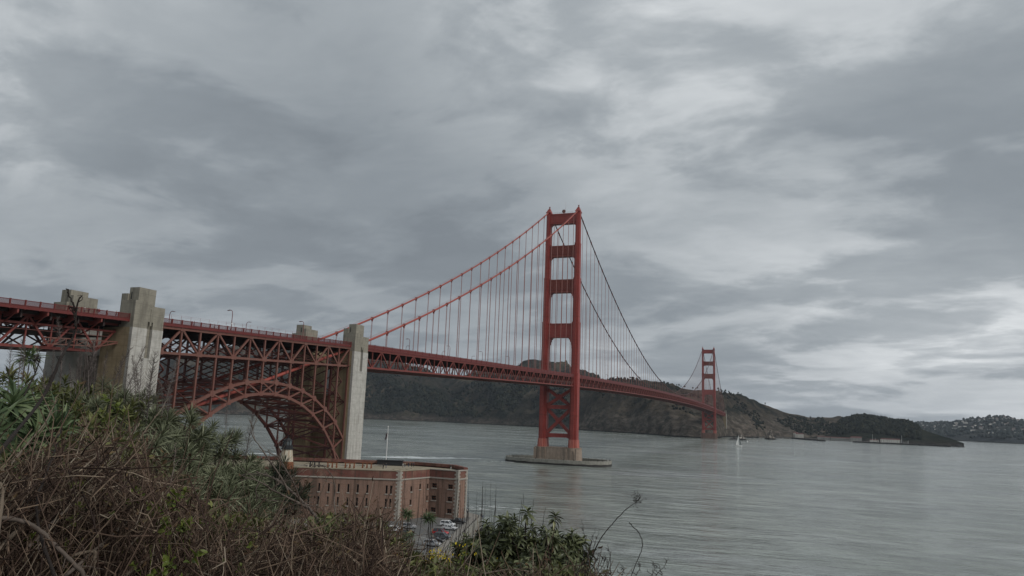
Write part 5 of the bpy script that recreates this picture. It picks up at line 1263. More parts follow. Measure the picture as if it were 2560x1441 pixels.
# ================================================================== BOATS AND BUOY
sp = at_z(1846, 1116, 0.3); sb = empty('sailboat', (sp[0], sp[1], 0), None, 'white sailboat under sail in front of the far tower', 'sailboat')
ax = Vector((RH[0], RH[1], 0)); U3 = Vector((0, 0, 1)); c0 = Vector((sp[0], sp[1], 0)); q3 = Vector((-ax.y, ax.x, 0))
mb = MB(); prof = [(-6.4, 1.5), (-6.0, 1.75), (0, 1.9), (4.5, 1.4), (6.8, 0.0)]
top = [c0+ax*x+q3*w_+U3*1.6 for x, w_ in prof]+[c0+ax*x-q3*w_+U3*1.6 for x, w_ in reversed(prof[:-1])]
bot = [c0+ax*x*0.9+q3*w_*0.55-U3*0.3 for x, w_ in prof]+[c0+ax*x*0.9-q3*w_*0.55-U3*0.3 for x, w_ in reversed(prof[:-1])]
n = len(top); mb.add(bot+top, [tuple(range(n-1, -1, -1)), tuple(range(n, 2*n))]+[(i, (i+1) % n, n+(i+1) % n, n+i) for i in range(n)]); mb.build('hull', M['white'], sb)
mb = MB(); mb.box(sp[0]-1, sp[0]+1, sp[1]-1, sp[1]+1, 1.6, 2.3); mb.build('cabin', M['white'], sb)
mb = MB(); mb.tube([c0+U3*1.5+ax*0.9, c0+U3*19.5+ax*0.9], 0.12, 5); mb.tube([c0+U3*2.6+ax*0.9, c0+U3*2.7-ax*4.4], 0.1, 5); mb.build('mast', M['white'], sb)
def sail(name, A, B, Cc, mat, belly):
    V, F, n = [], [], 6
    for i in range(n+1):
        for j in range(n+1-i):
            a, b = i/n, j/n; c = 1-a-b; V.append(A*a+B*b+Cc*c+q3*belly*27*a*b*c+q3*belly*2*b*c)
    idx = {}; k = 0
    for i in range(n+1):
        for j in range(n+1-i): idx[(i, j)] = k; k += 1
    for i in range(n):
        for j in range(n-i):
            F.append((idx[(i, j)], idx[(i+1, j)], idx[(i, j+1)]))
            if j < n-i-1: F.append((idx[(i+1, j)], idx[(i+1, j+1)], idx[(i, j+1)]))
    me = bpy.data.meshes.new(name); me.from_pydata([tuple(v) for v in V], [], F); me.materials.append(mat); me.polygons.foreach_set('use_smooth', [True]*len(F)); link(name, me, None, sb)
M['sail'] = material('sail_cloth', (0.78, 0.78, 0.75), 0.8, trans=0.3); M['sail_dark'] = material('grey_jib_cloth', (0.16, 0.18, 0.18), 0.8)
sail('mainsail', c0+U3*19+ax*0.8, c0+U3*2.9+ax*0.8, c0+U3*2.9-ax*4.2, M['sail'], 0.5); sail('jib', c0+U3*16+ax*1.2, c0+U3*2.4+ax*1.6, c0+U3*2.2+ax*5.8, M['sail_dark'], 0.5)
bp = at_z(1868.5, 1105, 0.3); bu = empty('buoy', (bp[0], bp[1], 0), None, 'tiny white buoy on the water right of the sailboat', 'buoy')
mb = MB(); mb.tube([(bp[0], bp[1], -0.5), (bp[0], bp[1], 0.7), (bp[0], bp[1], 1.0)], [1.5, 1.5, 0.8], 10); mb.build('float', M['white'], bu); mb = MB(); mb.tube([(bp[0], bp[1], 1.0), (bp[0], bp[1], 3.0)], [0.5, 0.25], 6); mb.build('top_mark', M['white'], bu)

# ================================================================== PLANTS ON THE BLUFF
def dl(px, d): return d*(px-1280)/FPX*1.0          # rough sideways offset of a picture column at distance d
def spot(px, d, h=0.0):
    r = ray(px, 1050); k = d/math.hypot(r[0], r[1]); p = CAM+r*k; v = p[:2]-CAM[:2]
    return np.array([p[0], p[1], bluff_z(float(v@FH), float(v@RH))+h])
# ---- leaf cluster meshes
def leaf_template(width=0.14, droop=0.25, fold=0.25, st=6, blunt=False):
    V, F = [], []
    for i in range(st):
        u = i/(st-1); w_ = width*(math.sin(math.pi*min(1, u*0.92+0.06))**(0.45 if blunt else 0.8))*(1-0.25*u); z = -droop*u*u+0.12*u
        V += [(-w_/2, u, z+w_*fold), (0, u, z), (w_/2, u, z+w_*fold)]
    for i in range(st-1):
        for k in (0, 1): F.append((i*3+k, i*3+k+1, (i+1)*3+k+1, (i+1)*3+k))
    return np.array(V), np.array(F)
def rosette(seed, n=34, e0=82, e1=-12, width=0.14, droop=0.35, lmin=0.55, stem=0.25, blunt=False, st=6, jit=0.12):
    r = np.random.default_rng(seed); parts = []; tv, tf = leaf_template(width, droop, 0.28, st, blunt)
    i = np.arange(n); az = i*2.39996+r.normal(0, 0.15, n); el = np.radians(e0+(e1-e0)*(i/(n-1))**0.8+r.normal(0, 7, n))
    d = np.stack([np.cos(az)*np.cos(el), np.sin(az)*np.cos(el), np.sin(el)], 1); ln = lmin+(1-lmin)*np.sin(np.pi*(0.15+0.7*i/(n-1)))+r.normal(0, 0.07, n)
    base = np.stack([np.zeros(n), np.zeros(n), stem*(1-i/(n-1))], 1)
    return np_inst(tv, tf, np_frames(d, r.normal(0, 0.35, n)), np.clip(ln, .25, 1.3), base)
def cluster_set(name, seeds, mat, **kw):
    out_ = []
    for s in seeds:
        V, F = rosette(s, **kw); o = np_mesh(name, V, F, mat, smooth=True); me = o.data; bpy.data.objects.remove(o); out_.append(me)
    return out_
def leaf_mat(name, stops, rough=0.55, trans=0.15): return material(name, (0.1, 0.1, 0.1), rough, island=stops, trans=trans, spec=0.35, var=0.25, vscale=9)
M['ech'] = leaf_mat('grey_green_leaf', [(0, (0.070, 0.079, 0.044)), (0.45, (0.138, 0.154, 0.088)), (0.85, (0.215, 0.231, 0.143)), (1, (0.286, 0.292, 0.193))], 0.65)
M['ech2'] = leaf_mat('bright_rosette_leaf', [(0, (0.055, 0.085, 0.040)), (0.5, (0.105, 0.150, 0.070)), (1, (0.19, 0.235, 0.115))], 0.5, 0.2)
M['olive'] = leaf_mat('olive_leaf', [(0, (0.067, 0.074, 0.024)), (0.5, (0.132, 0.144, 0.050)), (1, (0.229, 0.220, 0.079))], 0.55, 0.2)
M['gloss'] = leaf_mat('dark_glossy_leaf', [(0, (0.055, 0.065, 0.031)), (0.5, (0.111, 0.127, 0.060)), (0.85, (0.195, 0.208, 0.104)), (1, (0.273, 0.280, 0.143))], 0.40, 0.15)
M['weed'] = leaf_mat('yellow_green_leaf', [(0, (0.075, 0.105, 0.02)), (0.6, (0.13, 0.16, 0.03)), (1, (0.19, 0.19, 0.045))], 0.5, 0.3)
M['cyp'] = leaf_mat('cypress_needle', [(0, (0.011, 0.018, 0.011)), (0.7, (0.028, 0.039, 0.021)), (1, (0.063, 0.063, 0.028))], 0.7, 0.05)
M['under_leaf'] = leaf_mat('undergrowth_leaf', [(0, (0.055, 0.045, 0.02)), (0.4, (0.075, 0.080, 0.030)), (0.8, (0.115, 0.125, 0.045)), (1, (0.19, 0.20, 0.06))], 0.55, 0.2)
M['yellow'] = material('yellow_petal', (0.65, 0.50, 0.03), 0.6, trans=0.3)
M['twig'] = material('dead_brush_twig', (0.143, 0.114, 0.085), 0.85, island=[(0, (0.032, 0.020, 0.016)), (0.35, (0.074, 0.048, 0.036)), (0.62, (0.121, 0.083, 0.060)), (0.85, (0.179, 0.131, 0.094)), (1, (0.285, 0.236, 0.179))], spec=0.2, var=0.25, vscale=6)
M['litter'] = material('dry_leaf', (0.130, 0.104, 0.078), 0.85, island=[(0, (0.039, 0.023, 0.016)), (0.5, (0.098, 0.058, 0.036)), (0.85, (0.156, 0.111, 0.058)), (1, (0.221, 0.195, 0.117))], spec=0.2, trans=0.2)
M['stem_dark'] = material('dark_stem', (0.024, 0.017, 0.014), 0.85, var=0.4, vscale=20, bump=0.5, bscale=60)
M['stem_tan'] = material('tan_stem', (0.176, 0.137, 0.101), 0.85, var=0.4, vscale=18, bump=0.5, bscale=60)
M['stem_grey'] = material('grey_stem', (0.111, 0.088, 0.072), 0.85, var=0.4, vscale=18)
M['spike'] = material('dried_spike', (0.119, 0.102, 0.093), 0.95, island=[(0, (0.051, 0.041, 0.037)), (0.5, (0.128, 0.105, 0.097)), (1, (0.255, 0.221, 0.204))], spec=0.1)
CL = dict(
    ech=cluster_set('leaf_rosette', range(6), M['ech'], n=44, e0=82, e1=-15, width=0.078, droop=0.22),
    ech2=cluster_set('leaf_rosette', range(20, 24), M['ech2'], n=36, e0=75, e1=-25, width=0.135, droop=0.40, st=8),
    olive=cluster_set('leaf_sprig', range(30, 36), M['olive'], n=16, e0=75, e1=0, width=0.24, droop=0.2, stem=0.9, lmin=0.4),
    gloss=cluster_set('leaf_sprig', range(40, 46), M['gloss'], n=18, e0=60, e1=-45, width=0.36, droop=0.45, stem=0.6, lmin=0.65),
    weed=cluster_set('leaf_sprig', range(50, 54), M['weed'], n=6, e0=60, e1=0, width=0.8, droop=0.3, stem=1.2, blunt=True),
    cyp=cluster_set('needle_spray', range(60, 64), M['cyp'], n=46, e0=85, e1=5, width=0.05, droop=0.25, stem=0.9, lmin=0.3, st=4))
def place_cluster(kind, p, d, size, parent, name='leaf_rosette'):
    o = bpy.data.objects.new(name, random.choice(CL[kind])); COL.objects.link(o)
    q = Vector(d).normalized().to_track_quat('Z', 'Y'); o.rotation_mode = 'QUATERNION'
    from mathutils import Quaternion
    o.rotation_quaternion = q @ Quaternion((0, 0, 1), random.uniform(0, 6.28)); o.location = p; o.scale = (size,)*3; child(o, parent)
def dome_shrub(name, px, py, d, rx, rz, n, kind, size, label, cat='shrub', stem='stem_grey', group=None, part='leaf_rosette', fill=0.75, stems=True, low=-0.25, spikes=0, spike_h=0.6, flat=1.0):
    """a bush whose top sits on picture point (px,py) at distance d; leaf clusters spread through an uneven dome"""
    top = at(px, py, d); c = np.array([top[0], top[1], top[2]-rz]); g = spot(px, d); base = Vector((c[0], c[1], min(g[2], c[2]-0.1)))
    e = empty(name, tuple(base), None, label, cat, group); paths = []
    for k in range(n):
        u = random.uniform(low, 1.0); a = random.uniform(0, 6.283); s = math.sqrt(max(0, 1-max(0, u)**2)); rr = random.uniform(fill, 1.0)*(1+0.09*math.sin(3*a+px))
        q = Vector((c[0]+math.cos(a)*s*rx*rr, c[1]+math.sin(a)*s*rx*rr*flat, c[2]+u*rz*rr*random.uniform(0.82, 0.98)))
        dr = Vector((math.cos(a)*s*0.8, math.sin(a)*s*0.8, 0.55+max(0, u)))+Vector((random.gauss(0, .2), random.gauss(0, .2), random.gauss(0, .2)))
        place_cluster(kind, q, dr, size*random.uniform(0.75, 1.2), e, part)
        b0 = base+Vector((random.uniform(-.2, .2)*rx, random.uniform(-.2, .2)*rx, 0)); mid = b0.lerp(q, 0.55)+Vector((math.cos(a), math.sin(a), -0.4))*rx*0.12
        paths.append([b0, mid, q-dr.normalized()*0.04, q])
    if stems:
        P = np.array([[list(v) for v in p] for p in paths]); R_ = np.tile(np.array([0.011, 0.008, 0.005, 0.004])*(1+rx*0.3), (len(P), 1)); V, F = np_tubes(P, R_, 4); np_mesh('stems', V, F, M[stem], e)
    for k in range(spikes):
        a = random.uniform(0, 6.28); q = Vector((c[0]+math.cos(a)*rx*0.8, c[1]+math.sin(a)*rx*0.8*flat, c[2]+rz*random.uniform(0.1, 0.6))); o = bpy.data.objects.new('flower_spike', random.choice(SPIKES)); COL.objects.link(o); o.location = q
        o.rotation_euler = (random.gauss(0, .16), random.gauss(0.1, .16), random.uniform(0, 6.28)); s = spike_h*random.uniform(0.7, 1.25); o.scale = (s, s, s); child(o, e)
    return e
def spike_mesh(seed):
    r = np.random.default_rng(seed); bend = r.normal(0, 0.05, 2); k = 7; u = np.linspace(0, 1, k)
    P = np.stack([bend[0]*u*u, bend[1]*u*u, u], 1)[None]; parts = [np_tubes(P, np.linspace(0.008, 0.003, k)[None], 4)]
    n = 130; t_ = np.sort(r.uniform(0.28, 1.0, n)); az = r.uniform(0, 6.28, n); L = 0.105*(1.15-t_)*r.uniform(0.6, 1.2, n)+0.025; up = r.uniform(0.5, 1.1, n)
    b = np.stack([bend[0]*t_*t_, bend[1]*t_*t_, t_], 1); dv = np.stack([np.cos(az), np.sin(az), up], 1)*L[:, None]
    Q = np.stack([b, b+dv*0.55+np.array([0, 0, -0.004]), b+dv+np.array([0, 0, 0.012])], 1); parts.append(np_tubes(Q, np.tile(np.array([0.0022, 0.0018, 0.0010]), (n, 1)), 3))
    V, F = np_join(parts); o = np_mesh('flower_spike', V, F, M['spike']); me = o.data; bpy.data.objects.remove(o); return me
SPIKES = [spike_mesh(i) for i in range(4)]

# ---- dead brush: too tangled to count
BX = [-200, 0, 150, 260, 330, 420, 500, 560, 640, 740, 800, 870, 950, 985, 1010, 1060, 1130, 1250, 1400, 1500, 1600]
BY = [1165, 1158, 1100, 1080, 1105, 1180, 1255, 1290, 1310, 1312, 1305, 1300, 1305, 1345, 1390, 1415, 1428, 1432, 1432, 1438, 1458]
def horizon(px): return 1038.93+0.03704*(px-1280)
def brush(n, dmin, dmax, pxs, lean, r0, k=5, seed=1, deep=1.0, lift=0):
    """stems rooted in the slope whose tips make the ragged outline of the thicket"""
    r = np.random.default_rng(seed); P = np.zeros((n, k, 3)); R_ = np.zeros((n, k)); c = 0
    RHv, FHv = np.array([*RH, 0]), np.array([*FH, 0]); pb = (pxs[1]-pxs[0])
    while c < n:
        px = r.uniform(*pxs); d = dmin+(dmax-dmin)*r.uniform(0, 1)**0.9; top = np.interp(px, BX, BY)-lift+22*mnoise.noise(Vector((px*0.013, d, 0.0)))
        if mnoise.noise(Vector((px*0.016, d*0.9, 3.0))) < -0.12 and r.uniform() < 0.75: continue
        py = top+abs(r.normal(0, 1))*110*deep+r.exponential(12)-18*(r.uniform() < 0.06)
        if py > 1500: py = r.uniform(top, 1500)
        tip = at(px, py, d); L0 = tip[2]-spot(px, d)[2]
        if L0 < 0.18 or L0 > 1.9: continue
        ln = min(L0, 0.22+r.gamma(2.0, 0.21)); off = RHv*(lean+r.normal(0, 0.42))+FHv*r.normal(0, 0.4)
        b = tip-np.array([0, 0, ln])-off*ln
        bend = RHv*r.normal(0, 0.24)+FHv*r.normal(0, .2)+np.array([0, 0, 0.22*r.normal()])
        u = np.linspace(0, 1, k)[:, None]; wob = r.normal(0, 0.035, (k, 3))*ln
        P[c] = b+(tip-b)*u+bend*ln*4*u*(1-u)*0.5+wob*np.sin(np.pi*u)
        rr = r0*r.uniform(0.5, 1.6)*(1+0.10*(d-3)); R_[c] = np.linspace(rr, rr*0.3, k); c += 1
    return P, R_
parts = []
P, R_ = brush(14500, 2.2, 8.5, (-150, 1040), 0.40, 0.0026, seed=2); parts.append(np_tubes(P, R_, 3))
P3, R3 = brush(800, 4.5, 6.5, (690, 985), 0.2, 0.0016, seed=8, lift=70); parts.append(np_tubes(P3, R3, 3))
P2, R2 = brush(900, 2.4, 5, (1000, 1520), 0.12, 0.0026, seed=3); parts.append(np_tubes(P2, R2, 3)); ALL = np.concatenate([P, P2])
rr = np.random.default_rng(5); ns = 70000; idx = rr.integers(0, len(ALL), ns); uu = rr.uniform(0.3, 1.0, ns); k0 = np.clip((uu*4).astype(int), 0, 3); fr = uu*4-k0
B = ALL[idx, k0]*(1-fr)[:, None]+ALL[idx, k0+1]*fr[:, None]; ax_ = ALL[idx, k0+1]-ALL[idx, k0]; ax_ /= np.linalg.norm(ax_, axis=1, keepdims=True)
dv = ax_*0.7+rr.normal(0, 0.6, (ns, 3)); L = rr.uniform(0.02, 0.14, ns)[:, None]
Q = np.stack([B, B+dv*L*0.5+rr.normal(0, .008, (ns, 3)), B+dv*L+rr.normal(0, .012, (ns, 3))], 1); parts.append(np_tubes(Q, np.tile(np.array([0.0019, 0.0016, 0.0008]), (ns, 1))*rr.uniform(0.7, 1.6, ns)[:, None], 3))
V, F = np_join(parts); tag(np_mesh('dead_brush', V, F, M['twig']), 'tangle of dead brown brush covering the bluff', 'brush', kind='stuff')
nl = 34000; tv, tf = leaf_template(0.5, 0.5, 0.5, 3, True); idx = rr.integers(0, len(Q), nl)
V, F = np_inst(tv, tf, np_frames(rr.normal(0, 1, (nl, 3)), rr.uniform(0, 6, nl)), rr.uniform(0.006, 0.020, nl), Q[idx, 2]); tag(np_mesh('dry_leaves', V, F, M['litter'], smooth=True), 'small withered leaves clinging to the dead brush', 'dry leaves', kind='stuff')

# green undergrowth threading through the brush
nu = 16000; r = np.random.default_rng(31); pts = []
while len(pts) < nu:
    px = r.uniform(-60, 1520); d = r.uniform(2.6, 7.5); g = mnoise.noise(Vector((px*0.009, d*0.5, 7.0)))
    if g < (0.12 if px < 900 else -0.05) and r.uniform() < 0.93: continue
    top = np.interp(px, BX, BY); py = top-12+abs(r.normal(0, 1))*95
    if py > 1470: continue
    pts.append(at(px, py, d))
tv, tf = leaf_template(0.42, 0.35, 0.3, 4)
V, F = np_inst(tv, tf, np_frames(r.normal(0, 1, (nu, 3))+np.array([0.3, 0, 0.5]), r.uniform(-1, 1, nu)), r.uniform(0.014, 0.042, nu), np.array(pts)); tag(np_mesh('undergrowth', V, F, M['under_leaf'], smooth=True), 'small olive and brown leaves growing through the dead brush', 'undergrowth', kind='stuff')

# ---- shrubs
random.seed(21)
big = dome_shrub('echium_shrub', 22, 985, 3.4, 0.14, 0.16, 8, 'ech2', 0.155, 'large bright green rosette plant at the left edge of the bluff', part='leaf_rosette', fill=0.6, low=-0.9)
dome_shrub('echium_shrub', 90, 1025, 3.7, 0.11, 0.10, 5, 'ech2', 0.15, 'grey-green rosette just right of and below the large bright rosette plant', fill=0.5, low=-0.6)
dome_shrub('olive_shrub', 40, 925, 7.5, 0.62, 0.5, 85, 'olive', 0.11, 'olive leafy shrub under the approach viaduct at the left edge', part='leaf_sprig', low=-0.8, fill=0.5, stems=True)
dome_shrub('olive_shrub', 170, 945, 8.0, 0.60, 0.5, 85, 'olive', 0.11, 'olive leafy shrub before the concrete pylon foot', part='leaf_sprig', low=-0.8, fill=0.5, spikes=1, spike_h=0.55)
dome_shrub('olive_shrub', 250, 992, 6.6, 0.5, 0.45, 70, 'olive', 0.10, 'lower olive shrub with bare stems right of the pylon wall', part='leaf_sprig', low=-0.8, fill=0.5, spikes=2, spike_h=0.6)
dome_shrub('agave_rosette', 72, 897, 8.2, 0.05, 0.04, 2, 'ech2', 0.17, 'single spiky green rosette on top of the olive shrub', low=0.5)
for (px, py, d, rx, rz, n, lab, sp_) in [(275, 958, 7.4, 0.30, 0.24, 16, 'small grey-green echium bush at the foot of the pale pylon', 6), (350, 962, 7.2, 0.30, 0.32, 20, 'grey-green echium bush before the pale pylon shaft', 5), (400, 1000, 6.6, 0.36, 0.36, 28, 'rounded echium bush below the pale pylon', 3),
        (450, 1010, 7.6, 0.42, 0.40, 30, 'echium bush at the left foot of the arch', 4), (480, 1060, 7.0, 0.45, 0.42, 34, 'broad echium bush under the left end of the arch', 0), (565, 1052, 7.8, 0.33, 0.55, 36, 'upright echium bush standing against the water under the arch', 2), (545, 1120, 7.0, 0.5, 0.45, 40, 'wide echium bush below the upright one', 0),
        (600, 1165, 7.2, 0.38, 0.4, 30, 'echium bush left of the lighthouse', 0), (630, 1142, 8.2, 0.16, 0.18, 7, 'small echium tuft beside the fort roof end', 0), (515, 1190, 6.3, 0.45, 0.4, 34, 'lower echium bush half sunk in dead brush', 0), (600, 1225, 6.4, 0.4, 0.36, 28, 'lowest echium bush above the bare branches', 0), (420, 1090, 6.0, 0.32, 0.30, 18, 'low echium bush among dead stems in mid slope', 0), (370, 1040, 6.2, 0.30, 0.28, 18, 'echium bush between the pale pylon and the mid slope', 0), (465, 1135, 6.1, 0.34, 0.30, 20, 'echium bush below the broad one under the arch end', 0), (560, 1225, 6.2, 0.34, 0.30, 20, 'echium bush beside the lowest one at the brush edge', 0)]:
    dome_shrub('echium_shrub', px, py+12, d, rx, rz, int(n*1.5), 'ech', 0.132, lab, spikes=sp_//2, low=-0.55, fill=0.45, spike_h=0.5)
dome_shrub('cypress_bush', 703, 1188, 12.5, 0.30, 0.36, 70, 'cyp', 0.22, 'dark feathery cypress bush in front of the lighthouse', 'bush', 'stem_dark', part='needle_spray', low=-0.9, fill=0.35)
dome_shrub('cypress_bush', 672, 1218, 12.0, 0.30, 0.34, 44, 'cyp', 0.21, 'smaller dark cypress bush left of the feathery one', 'bush', 'stem_dark', part='needle_spray', low=-0.9, fill=0.35)
# leafy evergreen shrub at the lower right
dome_shrub('evergreen_shrub', 1255, 1288, 4.4, 0.27, 0.36, 330, 'gloss', 0.050, 'dark glossy evergreen shrub in front of the parking lot', 'shrub', 'stem_dark', part='leaf_sprig', low=-1.0, fill=0.45)
dome_shrub('evergreen_shrub', 1355, 1290, 4.2, 0.27, 0.38, 330, 'gloss', 0.050, 'dark glossy evergreen shrub nearest the open water', 'shrub', 'stem_dark', part='leaf_sprig', low=-1.0, fill=0.45)
dome_shrub('evergreen_shrub', 1425, 1318, 4.3, 0.12, 0.30, 90, 'gloss', 0.055, 'thin twiggy end of the evergreen shrubs over the water', 'shrub', 'stem_dark', part='leaf_sprig', low=-1.0, fill=0.3)
dome_shrub('evergreen_shrub', 1180, 1370, 4.0, 0.22, 0.30, 170, 'gloss', 0.046, 'low evergreen shrub behind the yellow flowers', 'shrub', 'stem_dark', part='leaf_sprig', low=-1.0, fill=0.4)
dome_shrub('evergreen_shrub', 1300, 1388, 3.5, 0.30, 0.26, 200, 'gloss', 0.046, 'lower front part of the evergreen shrubbery at the picture edge', 'shrub', 'stem_dark', part='leaf_sprig', low=-1.0, fill=0.4)
dome_shrub('green_shrub', 1060, 1395, 5.2, 0.30, 0.30, 70, 'olive', 0.05, 'sparse olive shrub left of the yellow flowers', 'shrub', 'stem_dark', part='leaf_sprig', low=-1.0, fill=0.4)
dome_shrub('green_shrub', 985, 1330, 7.5, 0.28, 0.30, 34, 'ech', 0.10, 'small grey-green shrub before the white parked car', 'shrub', 'stem_dark', part='leaf_sprig', low=-1.0, fill=0.4)
# rosette plants on bare stalks in front of the cars
for px, py, d, lab in [(1027, 1283, 9.0, 'rosette plant on a bare stalk left of the other before the cars'), (1080, 1293, 8.6, 'rosette plant on a bare stalk right in front of the cars'), (1020, 1338, 8.0, 'small low rosette plant under the two stalked ones')]:
    e = dome_shrub('stalked_rosette', px, py, d, 0.06, 0.05, 3, 'ech2', 0.09, lab, 'plant', 'stem_dark', low=0.2)
# yellow flowers and weeds
def weed_clump(px, py, d, r, n, size, label, flowers=0):
    n = max(4, int(n*0.8)); r *= 0.8
    top = at(px, py, d); e = empty('leafy_weed', (top[0], top[1], top[2]-0.3), None, label, 'weed', None)
    for k in range(n):
        q = Vector(top)+Vector((random.gauss(0, r), random.gauss(0, r), random.gauss(-0.02, r*0.8))); place_cluster('weed', q, (random.gauss(0, .5)+0.2, random.gauss(-.5, .5), 0.9), size*0.62*random.uniform(.6, 1.2), e, 'leaf_sprig')
    P = np.array([[[top[0]+random.gauss(0, .05), top[1]+random.gauss(0, .05), top[2]-0.35], [top[0]+random.gauss(0, r), top[1]+random.gauss(0, r), top[2]-0.05]] for _ in range(n)]); V, F = np_tubes(P, np.full((n, 2), 0.0014), 3); np_mesh('stems', V, F, M['weed'], e)
    if flowers:
        tv, tf = leaf_template(0.8, 0.2, 0.3, 3, True); n2 = flowers; c_ = np.array(top)+np.random.default_rng(3).normal(0, [r*0.9, r*0.9, r*0.9], (n2, 3))+np.array([0, 0, 0.03])
        V, F = np_inst(tv, tf, np_frames(np.random.default_rng(4).normal(0, 1, (n2, 3))), np.random.default_rng(5).uniform(.007, .014, n2), c_); np_mesh('flowers', V, F, M['yellow'], e)
for px, py, d, r, n, s, lab, fl_ in [(1088, 1408, 4.2, 0.035, 8, 0.032, 'yellow-flowering weed at the bottom edge below the parked cars', 110), (1118, 1420, 4.3, 0.04, 7, 0.032, 'second yellow-green weed just right of the yellow flowers', 30),
        (430, 1262, 3.4, 0.045, 9, 0.05, 'brightest yellow-green leafy weed in the middle of the dead brush', 0), (405, 1300, 3.3, 0.05, 8, 0.05, 'leafy weed hanging just below the brightest one', 0), (290, 1175, 4.4, 0.05, 6, 0.05, 'small yellow-green weed above the others in the brush', 0), (183, 1222, 3.6, 0.05, 7, 0.05, 'yellow-green weed left of centre in the brush', 0),
        (293, 1035, 6.0, 0.06, 8, 0.06, 'yellow-green weed below the olive shrubs', 0), (420, 1430, 2.9, 0.06, 9, 0.045, 'weed with lobed leaves at the bottom edge of the brush', 0), (930, 1352, 5.0, 0.06, 8, 0.045, 'pale green weed in the brush below the fort', 0), (335, 1245, 3.5, 0.04, 5, 0.04, 'faint weed left of the brightest one', 0), (485, 1310, 3.4, 0.05, 6, 0.035, 'dull green weed right of the brightest one', 0),
        (190, 1300, 3.2, 0.05, 5, 0.04, 'dull weed under the long tan stem', 0), (12, 1262, 4.0, 0.04, 5, 0.045, 'weed at the far left edge of the brush', 0), (600, 1400, 3.2, 0.05, 6, 0.03, 'small yellowing weed low in the brush', 0), (1170, 1400, 3.6, 0.06, 9, 0.035, 'green weed below the low evergreen shrub', 20), (1000, 1425, 3.6, 0.06, 8, 0.035, 'green weed at the bottom edge left of the yellow flowers', 10)]:
    weed_clump(px, py, d if px > 900 else d*0.74, r*(1 if px > 900 else 0.8), n, s*(1 if px > 900 else 0.85), lab, fl_)

# ---- single branches and stems that stand out
def smooth_path(pts, n=26):
    P = np.array(pts, float); t_ = np.linspace(0, len(P)-1, n); i = np.clip(t_.astype(int), 0, len(P)-2); f = (t_-i)[:, None]
    P0, P1, P2_, P3 = P[np.maximum(i-1, 0)], P[i], P[i+1], P[np.minimum(i+2, len(P)-1)]
    return 0.5*(2*P1+(P2_-P0)*f+(2*P0-5*P1+4*P2_-P3)*f*f+(3*P1-P0-3*P2_+P3)*f**3)
def branch(name, strokes, mat, label, cat='branch', group=None, twigs=0, tl=0.10):
    """strokes: list of ([(px,py,d),...], r0, r1); the first is the main stem, the others its side branches"""
    e = None
    for i, (pts, r0, r1) in enumerate(strokes):
        W_ = [at(*p) for p in pts]; S = smooth_path(W_, max(8, 7*len(pts))); n = len(S); S = S+np.random.default_rng(i+len(pts)).normal(0, 0.002, S.shape)*np.linspace(0, 1, n)[:, None]
        if e is None: e = empty(name, tuple(S[0]), None, label, cat, group)
        rad = np.linspace(r0, r1, n)*(1+0.12*np.random.default_rng(i).normal(0, 1, n).clip(-1, 2)); parts = [np_tubes(S[None], rad[None], 6)]
        V, F = np_join(parts); np_mesh('main_stem' if i == 0 else 'side_branch', V, F, mat, e, smooth=True)
        if twigs:
            r = np.random.default_rng(77+i); m_ = twigs; j = r.integers(n//3, n-1, m_); d = S[np.minimum(j+1, n-1)]-S[j]; d /= np.linalg.norm(d, axis=1, keepdims=True)+1e-9
            dv = d*0.8+r.normal(0, .6, (m_, 3)); L = r.uniform(0.2, 1.0, m_)[:, None]*tl; Q = np.stack([S[j], S[j]+dv*L*.5+r.normal(0, .006, (m_, 3)), S[j]+dv*L], 1)
            V, F = np_tubes(Q, np.tile([0.0020, 0.0015, 0.0008], (m_, 1)), 3); np_mesh('twigs', V, F, mat, e)
    return e
D_ = 3.0
branch('dark_branch', [([(-30, 1165, 2.3), (40, 1080, 2.5), (110, 990, 2.7), (150, 900, 2.8), (178, 850, 2.9), (190, 810, 2.9), (186, 770, 2.9), (170, 735, 2.9), (172, 724, 2.9)], 0.0060, 0.0017), ([(188, 790, 2.9), (196, 752, 2.9), (202, 742, 2.9)], 0.0035, 0.0015),
                       ([(110, 990, 2.7), (125, 950, 2.75), (150, 905, 2.8)], 0.003, 0.002), ([(188, 800, 2.9), (182, 775, 2.9), (176, 768, 2.9)], 0.004, 0.002)], M['stem_dark'], 'long dark bare branch slanting up across the approach viaduct', twigs=3, tl=0.02)
branch('knobbed_stem', [([(60, 990, 3.3), (85, 940, 3.4), (98, 905, 3.4), (97, 895, 3.4)], 0.0028, 0.002), ([(97, 905, 3.4), (90, 898, 3.4), (88, 902, 3.4)], 0.003, 0.003)], M['stem_dark'], 'thin dark stem with seed knob left of the long dark branch', 'stem', twigs=6, tl=0.03)
